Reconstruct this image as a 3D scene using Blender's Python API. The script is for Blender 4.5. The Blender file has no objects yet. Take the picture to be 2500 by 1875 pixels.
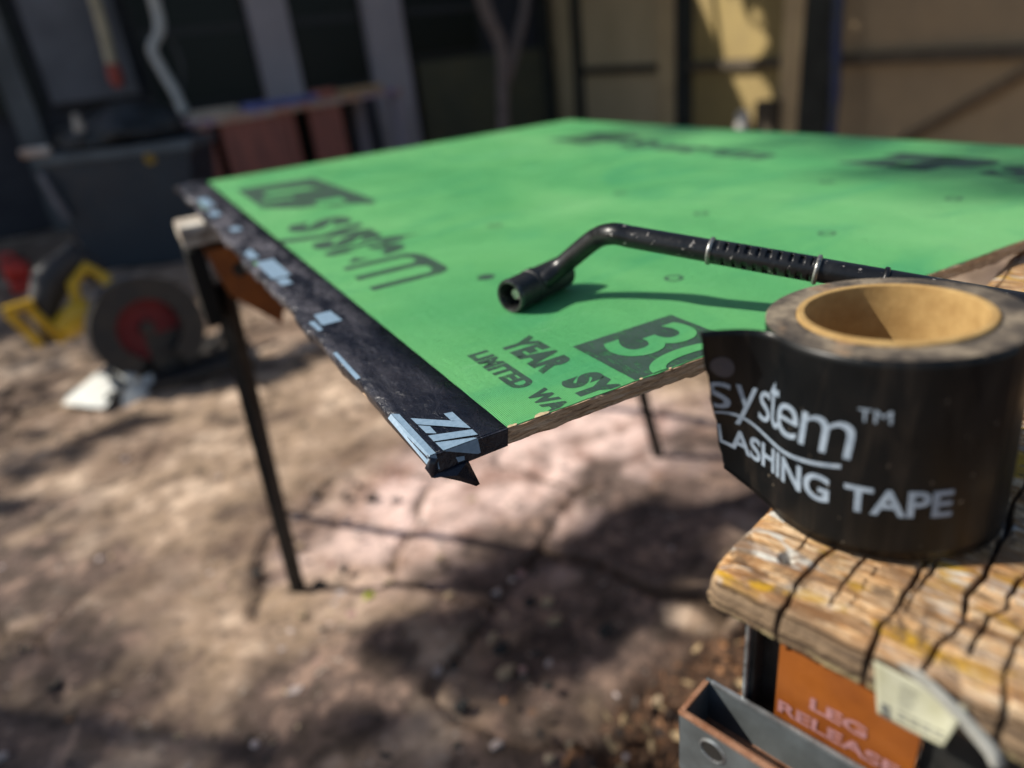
import bpy, bmesh, math, random
import numpy as np
from mathutils import Vector, Matrix
R = math.radians
random.seed(7)
SC = bpy.context.scene
COL = SC.collection

# ------------------------------------------------------------------ camera
U = 0.176
cam_d = bpy.data.cameras.new('camera'); cam = bpy.data.objects.new('camera', cam_d); COL.objects.link(cam)
SC.camera = cam
cam.location = (-.505627*U, -1.603591*U, U)
cam.matrix_world = Matrix.Translation(cam.location) @ Matrix.Rotation(R(-26.07208), 4, 'Z') @ Matrix.Rotation(R(64.12195), 4, 'X') @ Matrix.Rotation(R(-6.55095), 4, 'Z')
cam_d.sensor_width = 36; cam_d.lens = 36*1694.6/2500
cam_d.clip_start = .01; cam_d.clip_end = 300
cam_d.dof.use_dof = True; cam_d.dof.focus_distance = .365; cam_d.dof.aperture_fstop = 3.2

# ------------------------------------------------------------------ light
SUN_AZ, SUN_EL = 147.0, 38.5          # azimuth measured from +x towards +y
w = bpy.data.worlds.new("World"); SC.world = w; w.use_nodes = True
nt = w.node_tree; sky = nt.nodes.new('ShaderNodeTexSky'); sky.sky_type = 'NISHITA'; sky.sun_disc = False
sky.sun_elevation = R(SUN_EL); sky.sun_rotation = R(90-SUN_AZ)
nt.links.new(sky.outputs[0], nt.nodes['Background'].inputs[0]); nt.nodes['Background'].inputs[1].default_value = .08
sd = bpy.data.lights.new('sun', 'SUN'); so = bpy.data.objects.new('sun', sd); COL.objects.link(so)
sd.energy = 4.4; sd.angle = R(.5); sd.color = (1, .93, .82)
svec = Vector((math.cos(R(SUN_AZ))*math.cos(R(SUN_EL)), math.sin(R(SUN_AZ))*math.cos(R(SUN_EL)), math.sin(R(SUN_EL))))
so.rotation_euler = svec.to_track_quat('Z', 'Y').to_euler()
SC.view_settings.view_transform = 'Standard'; SC.view_settings.look = 'None'; SC.view_settings.exposure = .43; SC.view_settings.gamma = 1
SC.render.engine = 'CYCLES'
SC.cycles.max_bounces = 6; SC.cycles.use_denoising = True
SC.cycles.transparent_max_bounces = 12

# ------------------------------------------------------------------ material helpers
class MT:
    def __init__(s, name):
        s.m = bpy.data.materials.new(name); s.m.use_nodes = True; s.t = s.m.node_tree
        s.b = s.t.nodes['Principled BSDF']; s.out = s.t.nodes['Material Output']; s._c = None
    def n(s, typ, ins=None, **kw):
        nd = s.t.nodes.new(typ)
        for k, v in kw.items(): setattr(nd, k, v)
        for k, v in (ins or {}).items():
            i = nd.inputs[k]
            if isinstance(v, bpy.types.NodeSocket): s.t.links.new(v, i)
            else: i.default_value = v
        return nd
    def co(s, scale=(1, 1, 1), rot=(0, 0, 0), loc=(0, 0, 0)):
        if s._c is None: s._c = s.n('ShaderNodeTexCoord')
        return s.n('ShaderNodeMapping', {'Vector': s._c.outputs['Object'], 'Scale': scale, 'Rotation': rot, 'Location': loc}).outputs[0]
    def noise(s, sc, det=4, rough=.55, vec=None, dist=0, out=0):
        return s.n('ShaderNodeTexNoise', {'Vector': vec or s.co(), 'Scale': sc, 'Detail': det, 'Roughness': rough, 'Distortion': dist}).outputs[out]
    def vor(s, sc, vec=None, feature='F1', out=0, rnd=1):
        return s.n('ShaderNodeTexVoronoi', {'Vector': vec or s.co(), 'Scale': sc, 'Randomness': rnd}, feature=feature).outputs[out]
    def ramp(s, f, pts):
        r = s.n('ShaderNodeValToRGB', {'Fac': f}); e = r.color_ramp.elements
        while len(e) < len(pts): e.new(.5)
        for k, (p, c) in enumerate(pts):
            e[k].position = p; e[k].color = (c, c, c, 1) if isinstance(c, (int, float)) else (*c, 1)
        return r.outputs[0]
    def mix(s, f, a, b, mode='MIX'):
        fx = lambda c: (*c, 1) if isinstance(c, tuple) and len(c) == 3 else c
        nd = s.n('ShaderNodeMix', data_type='RGBA', blend_type=mode)
        for i, v in ((0, f), (6, fx(a)), (7, fx(b))):
            if isinstance(v, bpy.types.NodeSocket): s.t.links.new(v, nd.inputs[i])
            else: nd.inputs[i].default_value = v
        return nd.outputs[2]
    def math(s, op, a, b=0.0):
        nd = s.n('ShaderNodeMath', {0: a, 1: b}, operation=op); return nd.outputs[0]
    def attr(s, name): return s.n('ShaderNodeAttribute', attribute_name=name).outputs['Fac']
    def xyz(s, i, vec=None):
        if s._c is None: s.co()
        return s.n('ShaderNodeSeparateXYZ', {0: vec or s._c.outputs['Object']}).outputs[i]
    def bump(s, h, st=.5, d=.001, prev=None):
        ins = {'Height': h, 'Strength': st, 'Distance': d}
        if prev is not None: ins['Normal'] = prev
        nd = s.n('ShaderNodeBump', ins); s.t.links.new(nd.outputs[0], s.b.inputs['Normal']); return nd.outputs[0]
    def set(s, **kw):
        nm = dict(color='Base Color', rough='Roughness', metal='Metallic', spec='Specular IOR Level', coat='Coat Weight', coatr='Coat Roughness', alpha='Alpha')
        for k, v in kw.items():
            i = s.b.inputs[nm[k]]
            if isinstance(v, bpy.types.NodeSocket): s.t.links.new(v, i)
            elif k == 'color': i.default_value = (*v, 1)
            else: i.default_value = v
        return s

def simple(name, c1, c2=None, rough=.6, sc=30, metal=0, bump=0, bd=.001, spec=.5, scale=(1, 1, 1), lo=.35, hi=.65):
    m = MT(name); c2 = c2 or tuple(x*.6 for x in c1)
    f = m.noise(sc, 5, .6, m.co(scale))
    m.set(color=m.mix(m.ramp(f, [(lo, 0), (hi, 1)]), c1, c2), metal=metal, spec=spec)
    m.set(rough=m.ramp(m.noise(sc*2.3, 3), [(.3, max(0, rough-.12)), (.7, min(1, rough+.12))]))
    if bump: m.bump(m.noise(sc*3, 5, .6, m.co(scale)), bump, bd)
    return m.m

# ------------------------------------------------------------------ mesh helpers
def link(name, bm, mats, parent=None, smooth=None, label=None):
    me = bpy.data.meshes.new(name)
    if isinstance(bm, bmesh.types.BMesh):
        bm.to_mesh(me); bm.free()
    else:
        me.from_pydata(*bm)
    me.update()
    o = bpy.data.objects.new(name, me); COL.objects.link(o)
    for m in (mats if isinstance(mats, (list, tuple)) else [mats]): me.materials.append(m)
    if parent is not None:
        o.parent = parent
        o.matrix_parent_inverse = Matrix.Translation(-Vector(parent.location)) if parent.type == 'EMPTY' and parent.parent is None else Matrix()
    if smooth is not None:
        me.polygons.foreach_set('use_smooth', [True]*len(me.polygons))
        if smooth < 180: me.set_sharp_from_angle(angle=R(smooth))
    if label: o['label'] = label
    return o
def tag(o, label=None, cat=None, group=None, kind=None):
    for k, v in (('label', label), ('category', cat), ('group', group), ('kind', kind)):
        if v: o[k] = v
    return o
def thing(name, loc, label, cat, group=None):
    o = bpy.data.objects.new(name, None); COL.objects.link(o); o.location = loc; o.empty_display_size = .05
    return tag(o, label, cat, group)
def nbm(): return bmesh.new()
def box(bm, lo, hi, M=None, bev=0, mi=0, jit=0):
    c = [(lo[i]+hi[i])/2 for i in range(3)]; s = [abs(hi[i]-lo[i]) for i in range(3)]
    r = bmesh.ops.create_cube(bm, size=1, matrix=Matrix.Translation(c) @ Matrix.Diagonal((*s, 1)))
    vs = r['verts']
    if bev:
        es = list({e for v in vs for e in v.link_edges})
        rb = bmesh.ops.bevel(bm, geom=es, offset=bev, segments=2, affect='EDGES', profile=.6)
        vs = list({v for f in rb['faces'] for v in f.verts} | {v for v in vs if v.is_valid})
    if jit:
        for v in vs: v.co += Vector((random.uniform(-jit, jit) for _ in range(3)))
    if M is not None:
        for v in vs: v.co = M @ v.co
    fs = {f for v in vs for f in v.link_faces}
    for f in fs: f.material_index = mi
    return vs
def tube(bm, path, rad, seg=16, caps=True, mi=0, keep=None):
    P = [Vector(p) for p in path]; rad = rad if isinstance(rad, (list, tuple)) else [rad]*len(P)
    rings = []; t0 = (P[1]-P[0]).normalized()
    up = Vector((0, 0, 1)) if abs(t0.z) < .9 else Vector((1, 0, 0)); nx = t0.cross(up).normalized()
    for i, p in enumerate(P):
        t = ((P[min(i+1, len(P)-1)]-p).normalized() + (p-P[max(i-1, 0)]).normalized())
        t = t.normalized() if t.length > 1e-6 else t0
        nx = (nx - t*nx.dot(t)).normalized(); ny = t.cross(nx)
        rings.append([bm.verts.new(p+(nx*math.cos(2*math.pi*k/seg)+ny*math.sin(2*math.pi*k/seg))*rad[i]) for k in range(seg)])
    for i in range(len(P)-1):
        for k in range(seg):
            if keep is not None and not keep(i, k): continue
            f = bm.faces.new((rings[i][k], rings[i][(k+1) % seg], rings[i+1][(k+1) % seg], rings[i+1][k])); f.material_index = mi
    if caps:
        bm.faces.new(rings[0][::-1]).material_index = mi; bm.faces.new(rings[-1]).material_index = mi
    return rings
def lathe(bm, o, ax, prof, seg=36):
    o = Vector(o); ax = Vector(ax).normalized(); e1 = ax.cross(Vector((0, 0, 1))).normalized(); e2 = ax.cross(e1)
    rs = [[bm.verts.new(o+ax*h+(e1*math.cos(2*math.pi*k/seg)+e2*math.sin(2*math.pi*k/seg))*r) for k in range(seg)] for h, r in prof]
    for a, b in zip(rs[:-1], rs[1:]):
        for k in range(seg): bm.faces.new((a[k], a[(k+1) % seg], b[(k+1) % seg], b[k]))
    bm.faces.new(rs[0][::-1]); bm.faces.new(rs[-1])
    bmesh.ops.recalc_face_normals(bm, faces=bm.faces[:])
def lerp(a, b, n): return [Vector(a).lerp(Vector(b), k/n) for k in range(n+1)]
def poly(bm, pts, mi=0):
    f = bm.faces.new([bm.verts.new(p) for p in pts]); f.material_index = mi; return f
def slab(bm, pts, d, mi=0):
    """a flat polygon given thickness along vector d"""
    d = Vector(d); a = [bm.verts.new(p) for p in pts]; b = [bm.verts.new(Vector(p)+d) for p in pts]
    n = len(a); fs = [bm.faces.new(a), bm.faces.new(b[::-1])] + [bm.faces.new((a[i], b[i], b[(i+1) % n], a[(i+1) % n])) for i in range(n)]
    for f in fs: f.material_index = mi
def text_bm(s, size=1, bold=0.0, shear=0, space=1, wscale=1):
    cu = bpy.data.curves.new('t', 'FONT'); cu.body = s; cu.size = size; cu.offset = bold; cu.shear = shear; cu.space_character = space
    o = bpy.data.objects.new('t', cu); COL.objects.link(o)
    bpy.context.view_layer.update()
    me = bpy.data.meshes.new_from_object(o.evaluated_get(bpy.context.evaluated_depsgraph_get()))
    bm = bmesh.new(); bm.from_mesh(me)
    bpy.data.objects.remove(o); bpy.data.curves.remove(cu); bpy.data.meshes.remove(me)
    return bm
def fit_text(bm, w, h, anchor_h=None):
    """scale text to width w and cap height h, origin at its lower left"""
    xs = [v.co.x for v in bm.verts]; ys = [v.co.y for v in bm.verts]
    x0, x1, y0, y1 = min(xs), max(xs), min(ys), max(ys)
    for v in bm.verts: v.co = Vector(((v.co.x-x0)/(x1-x0)*w, (v.co.y-y0)/(y1-y0)*h, 0))
    return bm
def merge(dst, src, f, mi=0):
    m = {}
    for v in src.verts: m[v] = dst.verts.new(f(v.co))
    for fc in src.faces:
        try: nf = dst.faces.new([m[v] for v in fc.verts]); nf.material_index = mi
        except ValueError: pass
    src.free()

# value noise in numpy
def vnoise(x, y, seed=0):
    x = np.asarray(x, float); y = np.asarray(y, float)
    xi = np.floor(x).astype(np.int64); yi = np.floor(y).astype(np.int64); fx = x-xi; fy = y-yi
    fx = fx*fx*(3-2*fx); fy = fy*fy*(3-2*fy)
    def h(a, b):
        n = (a*374761393 + b*668265263 + seed*1442695041) & 0xffffffff
        n = ((n ^ (n >> 13))*1274126177) & 0xffffffff
        return ((n ^ (n >> 16)) & 0xffff)/65535.0
    return (h(xi, yi)*(1-fx)+h(xi+1, yi)*fx)*(1-fy)+(h(xi, yi+1)*(1-fx)+h(xi+1, yi+1)*fx)*fy
def fbm(x, y, o=4, seed=0):
    s = 0; a = .5
    for k in range(o): s = s+a*vnoise(x*2**k, y*2**k, seed+k*17); a *= .5
    return s/(1-.5**o)
def grid_faces(nx, ny, off=0):
    return [(off+j*nx+i, off+j*nx+i+1, off+(j+1)*nx+i+1, off+(j+1)*nx+i) for j in range(ny-1) for i in range(nx-1)]

GZ = -.8
# ------------------------------------------------------------------ ground
def worley(x, y, cell, seed):
    gx = np.floor(x/cell).astype(int); gy = np.floor(y/cell).astype(int)
    f1 = np.full(x.shape, 9.); f2 = np.full(x.shape, 9.); idv = np.zeros(x.shape)
    for i in (-1, 0, 1):
        for j in (-1, 0, 1):
            a, b = gx+i, gy+j
            px = (a+.15+.7*vnoise(a*1.0+.01, b*1.0+.01, seed))*cell; py = (b+.15+.7*vnoise(a*1.0+.01, b*1.0+.01, seed+5))*cell
            d = np.hypot(x-px, y-py)/cell; new = d < f1
            f2 = np.where(new, f1, np.minimum(f2, d)); idv = np.where(new, vnoise(a*1.0, b*1.0, seed+9), idv); f1 = np.where(new, d, f1)
    return f1, f2, idv
def ground():
    xs = np.concatenate([-np.geomspace(40, 1.3, 26), np.linspace(-1.25, 2.4, 300), np.geomspace(2.45, 40, 26)])
    ys = np.concatenate([-np.geomspace(40, .45, 26), np.linspace(-.4, 3.6, 320), np.geomspace(3.65, 60, 30)])
    X, Y = np.meshgrid(xs, ys)
    wx = X+.10*(fbm(X*4, Y*4, 3, 3)-.5)*2; wy = Y+.10*(fbm(X*4+9, Y*4, 3, 4)-.5)*2
    ang = .35; rx = wx*math.cos(ang)+wy*math.sin(ang); ry = (-wx*math.sin(ang)+wy*math.cos(ang))*1.35
    f1, f2, idv = worley(rx+.13, ry+.21, .46, 11)
    edge = f2-f1
    crack = np.clip(1-edge/(.02+.07*fbm(X*3, Y*3, 2, 61)), 0, 1)*np.clip((fbm(X*2.3+5, Y*2.3, 3, 62)-.36)/.2, .0, 1)
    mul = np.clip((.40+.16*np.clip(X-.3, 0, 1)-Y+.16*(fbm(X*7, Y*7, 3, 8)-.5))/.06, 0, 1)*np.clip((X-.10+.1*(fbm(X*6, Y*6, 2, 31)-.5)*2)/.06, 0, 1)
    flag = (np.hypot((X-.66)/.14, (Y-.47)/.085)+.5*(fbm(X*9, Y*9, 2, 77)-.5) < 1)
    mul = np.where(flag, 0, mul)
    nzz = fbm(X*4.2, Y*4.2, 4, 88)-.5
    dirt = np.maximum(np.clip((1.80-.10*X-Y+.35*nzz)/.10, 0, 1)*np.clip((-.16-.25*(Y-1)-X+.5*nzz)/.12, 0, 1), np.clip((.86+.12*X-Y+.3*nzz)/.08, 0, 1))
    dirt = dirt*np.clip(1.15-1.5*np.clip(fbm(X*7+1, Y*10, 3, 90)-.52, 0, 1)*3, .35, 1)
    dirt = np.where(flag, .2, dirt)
    crack = crack*np.clip(np.hypot(X+.12, Y-1.05)/.22-.4, 0, 1)
    stain = np.clip((fbm(X*3.1+2, Y*5+7, 4, 63)-.5)/.16, 0, 1)
    fine = fbm(X*22, Y*22, 4, 21)-.5; mid = fbm(X*6, Y*6, 3, 22)-.5
    Z = GZ + mid*.022+fine*.008+(idv-.5)*.026-crack*.014-mul*.02+mul*(fbm(X*40, Y*40, 2, 5)-.5)*.03
    # keep the saw-horse feet on the surface
    for fx, fy in ((-.03, .97), (.88, .91)):
        k = np.exp(-((X-fx)**2+(Y-fy)**2)/.05**2); Z = Z*(1-k)+GZ*k
    far = np.clip(np.maximum(np.abs(X)-2.6, np.maximum(Y-3.8, -Y-.5)), 0, 1); Z = Z*(1-far)+(GZ-.01)*far
    pink = np.clip(1.25-np.hypot((X-.62)/.75, (Y-.98)/.42)+.9*(fbm(X*3.2, Y*3.2, 3, 41)-.5), 0, 1)
    v = np.stack([X.ravel(), Y.ravel(), Z.ravel()], 1)
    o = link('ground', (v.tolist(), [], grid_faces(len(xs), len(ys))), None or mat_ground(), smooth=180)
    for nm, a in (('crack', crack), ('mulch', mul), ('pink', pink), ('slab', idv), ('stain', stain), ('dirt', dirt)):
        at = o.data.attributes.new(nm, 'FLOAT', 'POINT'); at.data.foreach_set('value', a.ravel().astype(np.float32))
    tag(o, kind='structure')
def mat_ground():
    m = MT('rough_flagstone_ground')
    a = m.ramp(m.noise(5, 5, .65), [(.40, (.13, .09, .065)), (.45, (.33, .235, .155)), (.54, (.43, .31, .22)), (.59, (.70, .53, .39))])
    b = m.ramp(m.noise(9, 5, .6), [(.36, (.40, .25, .21)), (.54, (.88, .66, .60))])
    c = m.mix(m.ramp(m.attr('pink'), [(.25, 0), (.75, 1)]), a, b)
    c = m.mix(m.ramp(m.attr('slab'), [(0, .0), (1, .3)]), c, (.28, .2, .15))
    c = m.mix(m.ramp(m.attr('stain'), [(0, 0), (1, .55)]), c, (.15, .095, .07))
    d = m.ramp(m.noise(24, 5, .75), [(.36, .50), (.50, 1)])
    c = m.mix(1.0, c, d, 'MULTIPLY')
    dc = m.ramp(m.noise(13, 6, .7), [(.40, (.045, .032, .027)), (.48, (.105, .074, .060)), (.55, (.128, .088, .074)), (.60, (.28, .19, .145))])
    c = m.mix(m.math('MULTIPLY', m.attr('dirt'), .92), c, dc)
    c = m.mix(m.ramp(m.noise(60, 3, .6, m.co(loc=(3, 1, 0))), [(.66, 0), (.70, .8)]), c, (.45, .39, .33))
    c = m.mix(m.ramp(m.attr('crack'), [(.15, 0), (.75, .85)]), c, (.055, .035, .022))
    mu = m.ramp(m.noise(70, 3, .7), [(.35, (.02, .013, .01)), (.55, (.09, .05, .03)), (.72, (.24, .12, .06))])
    c = m.mix(m.attr('mulch'), c, mu)
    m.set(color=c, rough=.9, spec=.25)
    m.bump(m.noise(140, 4, .65), .6, .004)
    return m.m
ground()

# ------------------------------------------------------------------ scatter on the ground (uncountable bits)
def litter():
    bm = nbm(); rnd = random.Random(3)
    def leaf(x, y, z, s, mi):
        a = rnd.uniform(0, 6.28); M = Matrix.Translation((x, y, z)) @ Matrix.Rotation(a, 4, 'Z') @ Matrix.Rotation(rnd.uniform(-.7, .7), 4, 'X') @ Matrix.Rotation(rnd.uniform(-.7, .7), 4, 'Y')
        w_ = s*rnd.uniform(.35, .7); k = rnd.uniform(-.3, .3)*s
        p = [(-s, 0, 0), (-.3*s, -w_, k), (.5*s, -w_*.8, k), (s, 0, 0), (.5*s, w_*.8, k*.6), (-.3*s, w_, k*.6)]
        vs = [bm.verts.new(M @ Vector(q)) for q in p]
        for f in ((0, 1, 2, 3), (0, 3, 4, 5)): bm.faces.new([vs[i] for i in f]).material_index = mi
    for _ in range(1900):
        x = rnd.uniform(.08, 1.3); y = rnd.uniform(-.25, .36+.15*max(0, x-.3))
        if math.hypot((x-.66)/.14, (y-.47)/.085) < 1: continue
        leaf(x, y, GZ-.015+rnd.uniform(0, .018), rnd.uniform(.005, .014), rnd.choice([0, 0, 0, 1, 1, 2, 3]))
    for _ in range(260):
        x = rnd.uniform(-1.0, 1.6); y = rnd.uniform(.2, 3.2)
        leaf(x, y, GZ+rnd.uniform(.004, .014), rnd.uniform(.003, .009), rnd.choice([0, 1, 2, 3]))
    ms = [simple('dead_leaf_brown', (.16, .085, .045), rough=.8), simple('dead_leaf_orange', (.36, .17, .07), rough=.8),
          simple('dead_leaf_tan', (.42, .30, .16), rough=.8), simple('dead_leaf_dark', (.03, .02, .015), rough=.8)]
    tag(link('leaf_litter', bm, ms), 'brown leaf litter and bits of mulch lying between the stones', 'leaf litter', kind='stuff')
    bm = nbm()
    for _ in range(300):
        x = rnd.uniform(-1.0, 1.8); y = rnd.uniform(.15, 3.4)
        if rnd.random() < .5: x = rnd.uniform(-.6, .3); y = rnd.uniform(.3, .9)
        s = rnd.uniform(.003, .009)*(1.6 if rnd.random() < .1 else 1)
        r = bmesh.ops.create_icosphere(bm, subdivisions=1, radius=s, matrix=Matrix.Translation((x, y, GZ+.002)) @ Matrix.Rotation(rnd.uniform(0, 6), 4, 'Z') @ Matrix.Diagonal((rnd.uniform(.6, 1.5), 1, .6, 1)))
        mi = rnd.choice([0, 0, 0, 1, 2])
        for v in r['verts']:
            v.co += Vector((rnd.uniform(-1, 1), rnd.uniform(-1, 1), rnd.uniform(-1, 1)))*s*.22
            for f in v.link_faces: f.material_index = mi
    for _ in range(150):
        x = rnd.uniform(-.75, .45); y = rnd.uniform(.25, 1.3)
        s = rnd.uniform(.006, .02); mi = rnd.choice([0, 0, 1, 2, 3, 1]); n = rnd.randint(4, 6); a0 = rnd.uniform(0, 6)
        pts = [(x+s*rnd.uniform(.5, 1)*math.cos(a0+6.28*k/n), y+s*.6*rnd.uniform(.5, 1)*math.sin(a0+6.28*k/n), GZ+.004+rnd.uniform(0, .006)) for k in range(n)]
        slab(bm, pts, (0, 0, -.012), mi)
    ms = [simple('pebble_dark', (.03, .03, .028), rough=.8), simple('pebble_tan', (.5, .38, .24), rough=.9), simple('pebble_pale', (.6, .5, .46), rough=.9), simple('pebble_pink', (.55, .33, .30), rough=.9)]
    tag(link('pebbles', bm, ms, smooth=40), 'small dark and pale pebbles scattered over the stones', 'pebbles', kind='stuff')
litter()
bm = nbm()
for s_, pts in ((1, [(-.016, 0, .004), (-.004, .010, .009), (.012, .007, .006), (.018, 0, .003), (.008, -.008, .006), (-.008, -.008, .010)]),):
    vs = [bm.verts.new(Vector(p)+Vector((.09, .845, GZ+.004))) for p in pts]; bm.faces.new(vs)
lf = link('fallen_leaf', bm, simple('yellow_leaf', (.42, .42, .04), (.3, .36, .03), rough=.6, sc=90))
lf.modifiers.new('s', 'SOLIDIFY').thickness = .0006
tag(lf, 'small yellow-green leaf lying on the stone beside the dark steel leg', 'leaf')

# ------------------------------------------------------------------ the sheathing board
BT = -.0095; BX, BY = .88, 1.22
def mat_green():
    m = MT('green_coated_overlay')
    big = m.noise(3.2, 4, .6, m.co((1, .55, 1)), .6)
    c = m.ramp(big, [(.34, (.085, .40, .125)), (.5, (.165, .53, .170)), (.64, (.25, .62, .225))])
    dust = m.ramp(m.noise(260, 4, .7), [(.40, 0), (.72, .25)])
    c = m.mix(dust, c, (.20, .62, .28))
    sm = m.ramp(m.noise(9, 4, .6, m.co((.6, 1.2, 1), loc=(2, 0, 0)), 1), [(.52, 0), (.70, .5)])
    c = m.mix(sm, c, (.035, .34, .15))
    c = m.mix(m.ramp(m.noise(1, 5, .75, m.co((14, 120, 1), rot=(0, 0, .25)), .4), [(.60, 0), (.68, .35)]), c, (.30, .62, .33))
    c = m.mix(m.ramp(m.noise(700, 2), [(.30, .5), (.36, 0)]), c, (.02, .14, .05))
    m.set(rough=m.ramp(m.noise(14, 3), [(.3, .38), (.7, .6)]), spec=.45)
    wx = m.n('ShaderNodeTexWave', {'Vector': m.co(rot=(0, 0, R(2))), 'Scale': 290, 'Distortion': .8, 'Detail': 2, 'Detail Scale': .6}, bands_direction='X').outputs[1]
    wy = m.n('ShaderNodeTexWave', {'Vector': m.co(rot=(0, 0, R(2))), 'Scale': 330, 'Distortion': .8, 'Detail': 2, 'Detail Scale': .6}, bands_direction='Y').outputs[1]
    h = m.math('MULTIPLY', wx, wy); m.set(color=m.mix(m.ramp(h, [(0, .5), (.4, 0)]), c, (.05, .25, .09)))
    p = m.bump(h, .8, .0004); p = m.bump(m.noise(48, 6, .7, m.co((.45, 1.6, 1), rot=(0, 0, .5)), 1.2), .5, .0016, p); m.bump(m.noise(30, 5, .65, m.co((1.7, .5, 1), loc=(3, 3, 0)), 1), .35, .0016, p)
    return m.m
def mat_ink():
    m = MT('worn_dark_ink')
    f = m.noise(230, 3, .7, m.co((1, .5, 1)))
    g = m.noise(26, 4, .7)
    wv = m.n('ShaderNodeTexWave', {'Vector': m.co(), 'Scale': 210, 'Distortion': 1.5, 'Detail': 1}, bands_direction='X').outputs[1]
    k = m.math('ADD', m.math('ADD', f, m.math('MULTIPLY', g, .55)), m.math('MULTIPLY', wv, .13))
    m.set(color=m.mix(m.ramp(m.noise(60, 3), [(.3, 0), (.7, 1)]), (.030, .062, .045), (.045, .085, .065)), rough=.6, alpha=m.ramp(k, [(.84, 0.97), (1.08, .45)]))
    return m.m
def mat_osb():
    m = MT('strand_board_edge')
    f = m.noise(60, 6, .7, m.co((1, 1, 9)), 1.5)
    c = m.ramp(f, [(.30, (.12, .07, .04)), (.42, (.42, .27, .16)), (.55, (.66, .46, .29)), (.68, (.82, .63, .43))])
    m.set(color=c, rough=.85, spec=.2)
    m.bump(m.noise(420, 5, .75, m.co((.5, 1, 2.5)), 2), .6, .0012)
    return m.m
M_GREEN, M_INK, M_OSB = mat_green(), mat_ink(), mat_osb()
M_CHIP = simple('pale_wood_splinter', (.72, .55, .33), rough=.7, sc=200)

board = thing('sheathing_board', (0, 0, BT), 'green coated sheathing board taped along its left edge, laid flat across the sawhorses', 'sheathing board')
def rough_core():
    V, F = [], []
    nx = 700; xs = np.linspace(.0, BX, nx); rows = 9
    for r in range(rows):
        t = r/(rows-1); z = (BT)*t
        y = -.0006+.0016*(fbm(xs*150, np.full(nx, t*6.), 3, 50+r)-.5)+.0014*(fbm(xs*60, np.full(nx, t*14.), 3, 91)-.5)
        zz = z+.0012*(fbm(xs*70, np.full(nx, t*3.), 3, 70)-.5)*min(1, t*3)
        if r == rows-1: zz = zz-.0014*np.clip(fbm(xs*45, xs*0, 3, 77)-.55, 0, 1)*4; y = y+.0005
        if r == 0: zz = np.zeros(nx)-.0002
        V += [(float(a), float(b), float(c)) for a, b, c in zip(xs, y, zz)]
    F += grid_faces(nx, rows)
    n = len(V); V += [(float(a), .004, -.0002) for a in xs]; V += [(float(a), .004, BT) for a in xs]
    F += [(i, n+i, n+i+1, i+1) for i in range(nx-1)]
    b0 = (rows-1)*nx
    F += [(b0+i, b0+i+1, n+nx+i+1, n+nx+i) for i in range(nx-1)]
    n = len(V)
    V += [(0, .004, -.0002), (BX, .004, -.0002), (BX, BY, -.0002), (0, BY, -.0002), (0, .004, BT), (BX, .004, BT), (BX, BY, BT), (0, BY, BT)]
    F += [(n, n+1, n+2, n+3), (n+7, n+6, n+5, n+4), (n+1, n+5, n+6, n+2), (n+2, n+6, n+7, n+3), (n+3, n+7, n+4, n)]
    return link('strand_core', (V, [], F), M_OSB, board, smooth=50)
rough_core()
def facing():
    nx = 900; xs = np.linspace(.0, BX, nx)
    y0 = -.0004+.0012*(fbm(xs*120, xs*0, 3, 5)-.5)+.0035*np.clip(fbm(xs*38, xs*0+4, 2, 6)-.68, 0, 1)
    V = []
    for yy, z in ((y0+.0001, -.0001), (y0+.0002, .0003), (y0+.006, .0003)): V += [(float(a), float(b), z) for a, b in zip(xs, yy)]
    V += [(float(a), BY, .0003) for a in xs]
    V += [(float(a), BY, -.0001) for a in xs]
    return link('green_facing', (V, [], grid_faces(nx, 5)), M_GREEN, board)
facing()
bm = nbm(); rn = random.Random(4)
for x, s in ((.064, .0045), (.0665, .003), (.0455, .0022), (.048, .0015), (.13, .0012), (.151, .001)):
    a = rn.uniform(-.4, .4); pts = [(x-s, -.0006, .0006), (x-s*.3, -.0014, .0009), (x+s*.5, -.0010, .0007), (x+s, .0004, .0006), (x+s*.2, s*.5, .0008), (x-s*.6, s*.35, .0007)]
    b2 = nbm(); slab(b2, pts, (0, 0, -.0004)); link('splinter', b2, M_CHIP, board)
bm.free()

# printed marks: reading direction -y, letter tops towards +x
ZI = .00045
def put(dst, s, x0, x1, y_start, y_end, bold=0, shear=0, space=1, z=ZI, mi=0):
    t = fit_text(text_bm(s, 1, bold, shear, space), abs(y_start-y_end), x1-x0)
    merge(dst, t, lambda c: (x0+c.y, y_start-c.x, z), mi)
def clip_y(bm):
    g = bm.verts[:]+bm.edges[:]+bm.faces[:]
    bmesh.ops.bisect_plane(bm, geom=g, plane_co=(0, .0006, 0), plane_no=(0, -1, 0), clear_outer=True)
bm = nbm()
put(bm, 'YEAR', .0908, .1155, .101, .0425, .065, 0, 1.08)
put(bm, 'SYSTEM', .0912, .1170, .0266, -.060, .07, 0, 1.08)
put(bm, 'LIMITED', .0675, .0818, .0985, .0345, .065, 0, 1.08)
put(bm, 'WARRANTY', .0687, .0825, .0268, -.064, .065, 0, 1.08)
clip_y(bm); link('warranty_lettering', bm, M_INK, board)
bm = nbm()
poly(bm, [(.1262, .0645, ZI), (.1262, -.02, ZI), (.2065, -.02, ZI), (.2065, .0645, ZI)]); clip_y(bm)
blk = link('printed_block', bm, M_INK, board)
bm = nbm(); put(bm, '3', .1390, .2010, .0535, .0225, .012, 0, 1, z=ZI+.0003); put(bm, '0', .1390, .2010, .0170, -.018, .012, 0, 1, z=ZI+.0003); clip_y(bm)
link('block_numeral', bm, M_GREEN, blk)
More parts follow.
